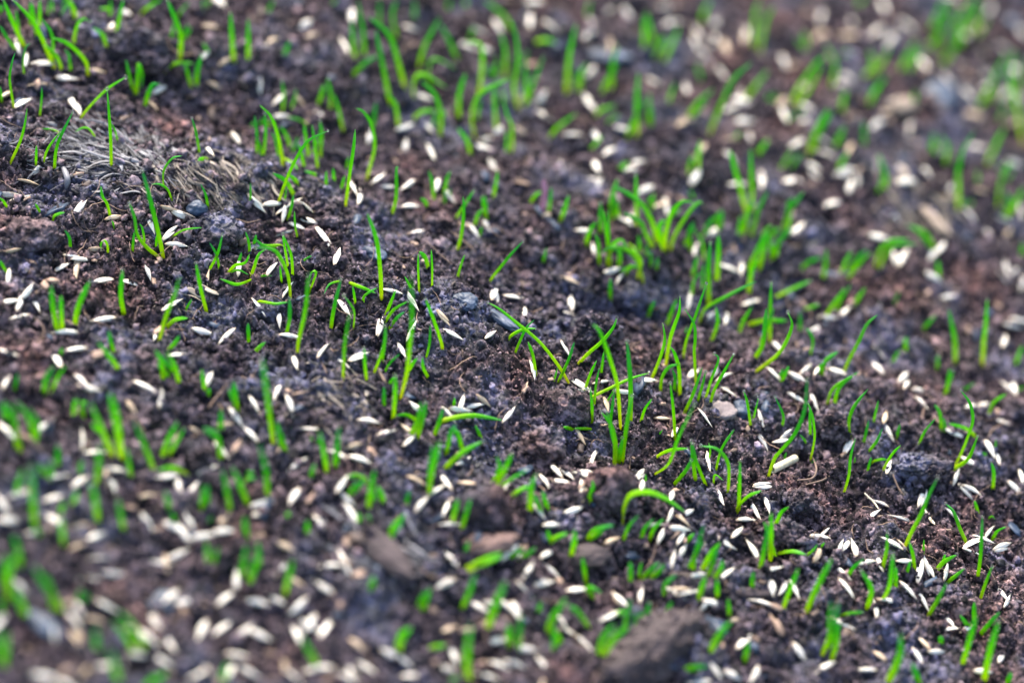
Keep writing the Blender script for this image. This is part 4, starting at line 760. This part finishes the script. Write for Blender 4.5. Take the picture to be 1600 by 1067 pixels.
lump('soil_clod', 47, 372, 5.4, 4.2, 3.8, M_CLOD, 'blurred dark soil clod near the left edge below the fibre clump', 'soil clod', .3, .4, group=CL, coat=150)
lump('soil_clod', 760, 800, 5.0, 4.4, 4.4, M_CLOD, 'blurred domed soil clod above the reddish wood chip', 'soil clod', .22, .3, group=CL, coat=150)
lump('soil_clod', 957, 775, 5.0, 4.2, 4.8, M_CLOD, 'dark peaked soil clod behind the broad fuzzy green sprout foot', 'soil clod', .3, .3, group=CL, coat=150)
lump('soil_clod', 935, 525, 4.0, 3.2, 3.8, M_CLOD, 'crumbly upright soil clod behind the crossing central sprouts', 'soil clod', .5, .3, fine=.24, group=CL, coat=150)
lump('soil_clod', 520, 340, 4.0, 3.2, 2.8, M_CLOD, 'fine dark soil clod beside the crossed seeds, upper middle', 'soil clod', .4, .4, fine=.2, group=CL, coat=150)
lump('soil_clod', 222, 85, 6.2, 4.2, 4.2, M_CLOD, 'purple-brown heaped soil clod with a seed on it, top left', 'soil clod', .4, .35, fine=.2, group=CL, coat=150)
lump('soil_clod', 985, 470, 4.2, 3.2, 3.0, M_CLOD, 'rounded brown soil clod beneath the cluster of arching sprouts', 'soil clod', .35, .4, group=CL, coat=150)
lump('soil_clod', 690, 355, 3.2, 2.6, 2.4, M_CLOD, 'small reddish soil clod right of the tall leaning central sprout', 'soil clod', .35, .35, group=CL, coat=150)
lump('stone', 1128, 645, 3.1, 2.5, 2.1, M_STONE, 'small pale pinkish angular stone beside upright sprouts', 'stone', .3, .35, fine=.05, flat=.45)
lump('pebble', 308, 328, 2.2, 1.8, 1.5, M_SLATE, 'shiny blue-black pebble set below the tan fibre clump', 'pebble', .25, .35, fine=.03)
lump('slate_chip', 935, 88, 8.0, 2.4, .9, M_SLATE, 'long blurred blue slate chip behind sprouts near the top', 'slate chip', .3, .3, -.1, fine=.04)
lump('slate_chip', 585, 398, 2.6, 1.7, .9, M_SLATE, 'small slaty chip lying next to a leaning sprout foot', 'slate chip', .3, .2, -.6, fine=.05)
lump('slate_chip', 1157, 640, 2.0, 2.6, 1.4, M_SLATE, 'dull blue chip against the pale stone', 'slate chip', .3, .35, .2, fine=.05)
lump('slate_chip', 725, 470, 3.0, 2.2, 1.0, M_SLATE, 'crumpled blue-black flake on the central slope', 'slate chip', .4, .25, -.5, fine=.08)
lump('slate_chip', 782, 500, 5.2, 1.3, .9, M_SLATE, 'long dark splinter running down beside the central slope', 'slate chip', .35, .25, -.75, fine=.08)
lump('slate_chip', 68, 975, 5.0, 1.8, .9, M_SLATE, 'blurred lilac-grey chip in the bottom left corner', 'slate chip', .3, .3, -.7, fine=.04)
lump('slate_chip', 245, 940, 4.4, 2.4, .8, M_SLATE, 'blurred blue chip between the bottom left seeds', 'slate chip', .3, .3, .2, fine=.04)
lump('slate_chip', 1465, 150, 3.6, 5.6, 1.6, M_SLATE, 'blurred upright dark slate chip in the upper right', 'slate chip', .3, .3, .1, fine=.04)
lump('slate_chip', 600, 860, 3.0, 8.0, 1.6, M_BARK, 'blurred grey-blue weathered bark sliver in the lower middle', 'bark sliver', .3, .3, .7, fine=.06)
lump('bark_piece', 1010, 1030, 14.0, 5.2, 4.6, M_BARK, 'big blurred brown bark piece rising from the bottom edge', 'bark', .4, .4, .75, fine=.16, coat=300)
lump('wood_chip', 765, 852, 5.2, 2.4, 1.6, M_WOOD, 'reddish blurred wood chip below the domed clod', 'wood chip', .28, .2, .12, fine=.05)
lump('wood_chip', 920, 872, 4.2, 2.6, 1.6, M_BARK, 'brown blurred wood chip between lower sprouts', 'wood chip', .3, .25, .2, fine=.06)
lump('wood_chip', 1455, 345, 1.6, 7.0, 1.2, M_TANBARK, 'pale tan blurred bark strip in the upper right', 'bark strip', .3, .25, .5, fine=.08)
lump('wood_chip', 1405, 170, 5.0, 2.4, 1.8, M_TANBARK, 'pale blurred rotten wood chunk near the top right', 'wood chunk', .35, .3, .2, fine=.08)
lump('wood_chip', 1165, 928, 6.0, 1.0, .8, M_BARK, 'blurred dark grey wood splinter lying level among lower seeds', 'splinter', .25, .2, .05, fine=.05)

def strands(name, mat, px, py, rx, ry, n, ang, spread, lmin, lmax, w, label, cat, curl=.25, lift=.0007):
    p = Pile()
    for i in range(n):
        u, v = RNG.normal(size=2)*.5; qx, qy = px+u*rx, py+v*ry
        b = hit(qx, qy); a = (ang(qx, qy) if callable(ang) else ang)+RNG.normal()*spread
        L = RNG.uniform(lmin, lmax)*.001; c = RNG.normal()*curl; m = 9; t = np.linspace(-.5, .5, m)
        x = b.x+L*(t*math.cos(a)-c*(t*t-.1)*math.sin(a)); y = b.y+L*(t*math.sin(a)+c*(t*t-.1)*math.cos(a))
        z = height_soft(x, y); zz = height(x, y); z = z+np.mean(zz-z)+RNG.uniform(-.00045, lift)+.00025*np.sin(t*5+RNG.uniform(0, 6))
        ww = w*RNG.choice([.3, .5, .8, 1.4, 2.4], p=[.34, .28, .2, .12, .06])*.001
        V, F, A = ribbon(np.stack([x, y, z], 1), np.array([-math.sin(a), math.cos(a), RNG.normal()*.35]), ww, min(ww*.35, .00012), 6, 0, tip=.3, base=.5)
        p.add(V, F)
    return tag(link(name, p.mesh(name, mat)), label, cat)
strands('fibre_clump', M_FIBRE_GREY, 165, 240, 105, 46, 560, lambda x, y: .25-(x-90)*.0085+.012*(y-240), .24, 4, 10, .40, 'grey matted clump of dry fibres bulging from the soil, upper left', 'fibre clump', .9)
strands('fibre_clump', M_FIBRE_TAN, 335, 283, 95, 40, 330, lambda x, y: -.75+(x-300)*.002, .32, 3, 9, .36, 'tan frayed clump of dry fibres right of the grey one', 'fibre clump', .5)
strands('fibre_clump', M_FIBRE_TAN, 525, 625, 55, 42, 60, -.5, .8, 3, 7, .5, 'blurred pale clump of frayed fibres in the lower middle', 'fibre clump', .5)
strands('fibre_clump', M_FIBRE_TAN, 280, 465, 50, 25, 26, -.4, .6, 3, 7, .55, 'small pale frayed fibre clump around a slanting seed', 'fibre clump', .5)
strands('fibre_clump', M_FIBRE_GREY, 590, 865, 80, 60, 60, -.85, .3, 7, 14, .9, 'blurred grey weathered fibre clump in the lower middle', 'fibre clump')
strands('fibre_clump', M_FIBRE_TAN, 1440, 335, 60, 50, 50, -1.0, .5, 6, 12, .8, 'blurred tan fibre clump strewn in the upper right', 'fibre clump')
# litter over the whole bed: hair-like rootlets and small chips, too many to count
p = Pile()
for i in range(1500):
    x0, y0 = RNG.uniform(-.14, .15), RNG.uniform(-.1, .16); a = RNG.uniform(0, 6.28); L = .0012*(7**RNG.random()); c = RNG.normal()*.8; t = np.linspace(-.5, .5, 9)
    x = x0+L*(t*math.cos(a)-c*t*t*math.sin(a)); y = y0+L*(t*math.sin(a)+c*t*t*math.cos(a)); z = height(x, y); z = z*.5+np.max(z)*.5+.0003+RNG.uniform(0, .0006)
    V, F, A = ribbon(np.stack([x, y, z], 1), np.array([-math.sin(a), math.cos(a), .2]), RNG.uniform(.00008, .00020), .00010, 5, 0, tip=.3, base=.6); p.add(V, F)
tag(link('rootlet_litter', p.mesh('rootlet_litter', M_HAIR)), 'fine brown rootlets and dry fibres lying on the soil', 'plant litter', kind='stuff')
p = Pile(); shp = lump_shapes(ICO2, 10, 1.0)
for i in range(760):
    x0, y0 = RNG.uniform(-.14, .15), RNG.uniform(-.1, .16); r = .0004*(3.2**(RNG.random()**2)); R = rot_random(1)[0]
    q = shp[i % 10]*np.array([1.5, .75, .28])*r; c, s_ = math.cos(i*2.4), math.sin(i*2.4); Rz = np.array([[c, -s_, 0], [s_, c, 0], [0, 0, 1]])
    tl = Matrix.Rotation(RNG.normal()*.5, 3, 'X'); q = q@np.array(tl).T@Rz.T
    p.add(q+np.array([x0, y0, h1(x0, y0)+r*.4]), ICO2[1])
tag(link('chip_litter', p.mesh('chip_litter', M_CHIP)), 'tiny brown and tan bark chips scattered through the soil', 'plant litter', kind='stuff')

p = Pile()
for i in range(190):
    x0, y0 = RNG.uniform(-.14, .15), RNG.uniform(-.1, .16); r = .0006*(3.2**(RNG.random()**1.7)); a = RNG.uniform(0, 6.28)
    q = shp[i % 10]*np.array([1.4, .8, .22])*r@np.array(Matrix.Rotation(RNG.normal()*.35, 3, 'X')).T@np.array(Matrix.Rotation(a, 3, 'Z')).T
    p.add(q+np.array([x0, y0, h1(x0, y0)+r*.3]), ICO2[1])
tag(link('flake_litter', p.mesh('flake_litter', M_SLATE)), 'small damp blue-black flakes scattered through the soil', 'plant litter', kind='stuff')

# cut straw, dry root, pink shoot, stray dry stalk
a, b = hit(1206, 740), hit(1242, 722); a.z += .0012; b.z += .0012
C = np.linspace(np.array(a), np.array(b), 10); ring = 14; ax = (b-a).normalized(); sx = ax.orthogonal().normalized(); sy = ax.cross(sx)
rad = .00085; th = np.arange(ring)/ring*2*np.pi
circ = np.cos(th)[:, None]*np.array(sx)+np.sin(th)[:, None]*np.array(sy)
V = np.vstack([(C[:, None]+circ[None]*rad).reshape(-1, 3), (C[::-1][:, None]+circ[None]*rad*.62).reshape(-1, 3)])-np.array(a)
j = np.arange(ring); i = np.arange(20)[:, None]*ring; k = (np.arange(20)[:, None]+1) % 20*ring
F = np.stack([i+j, i+(j+1) % ring, k+(j+1) % ring, k+j], -1).reshape(-1, 4)
tag(link('straw_piece', raw_mesh('straw_piece', V, F, M_STRAW), None, a), 'short cut piece of hollow cream straw beside the tall double sprout', 'straw')
def stem(name, pts, w, mat, label, cat, lift=.001):
    P = []
    for k, q in enumerate(pts):
        h = hit(*q[:2]); h.z += lift+(q[2] if len(q) > 2 else 0)*.001; P.append(np.array(h))
    C = spline(P, 26); v = to_view(Vector(C[13])); T = Vector(C[-1]-C[0]).normalized(); side = np.array(T.cross(v).normalized()); o = C[0].copy()
    V, F, A = ribbon(C-o, side, w*.001, w*.0008, 8, 0, tip=.3, base=.7)
    return tag(link(name, raw_mesh(name, V, F, mat, A), None, Vector(o)), label, cat)
stem('dry_root', [(1245, 755), (1268, 752), (1275, 738), (1268, 715)], .45, M_HAIR, 'thin curly dry root arching over dark soil near the straw piece', 'root')
stem('dry_root', [(1258, 762), (1282, 756), (1296, 748)], .4, M_HAIR, 'straggling thin dry root in front of the curly one', 'root')
stem('dry_stalk', [(1350, 775), (1365, 790), (1372, 800)], .4, M_STRAW, 'thin pale dry stalk lying on shiny black soil', 'stalk')
stem('dry_stalk', [(1394, 745), (1402, 765), (1412, 780)], .35, M_HAIR, 'thin brown dry stalk below the long flat clod', 'stalk')
stem('dry_stalk', [(590, 580), (600, 598), (604, 606)], .5, M_HAIR, 'thin rusty dry stalk between two central sprout feet', 'stalk')
stem('dry_stalk', [(688, 355), (720, 378), (745, 400)], .3, M_HAIR, 'long hair-thin dry stalk across the clod-strewn slope', 'stalk')
stem('dry_stalk', [(100, 268), (106, 285), (104, 302)], 1.3, M_FIBRE_GREY, 'flat grey dry stalk hanging off the grey fibre clump', 'stalk')
stem('dry_stalk', [(30, 684), (50, 693), (66, 712)], .8, M_HAIR, 'blurred brown dry stalk behind bright sprouts near the left edge', 'stalk')
stem('dry_stalk', [(1443, 800), (1452, 815), (1460, 824)], .6, M_STRAW, 'tan dry stalk beside the tall sprout foot at lower right', 'stalk')
b = hit(846, 332); P = [np.array(b)]
n_ = Vector((b.x-CAM.x, b.y-CAM.y, 0)).normalized()
for q in ((851, 308), (850, 280)):
    d = pix_dir(*q); P.append(np.array(CAM+d*((b-CAM).dot(n_)/d.dot(n_))))
C = spline(P, 16); V, F, A = ribbon(C-C[0], np.array([1., 0, 0]), .0011, .0006, 8, .1, tip=.2, base=.9)
tag(link('pink_shoot', raw_mesh('pink_shoot', V, F, M_PINK, A), None, Vector(C[0])), 'single pinkish shoot standing among green sprouts, blurred', 'shoot')
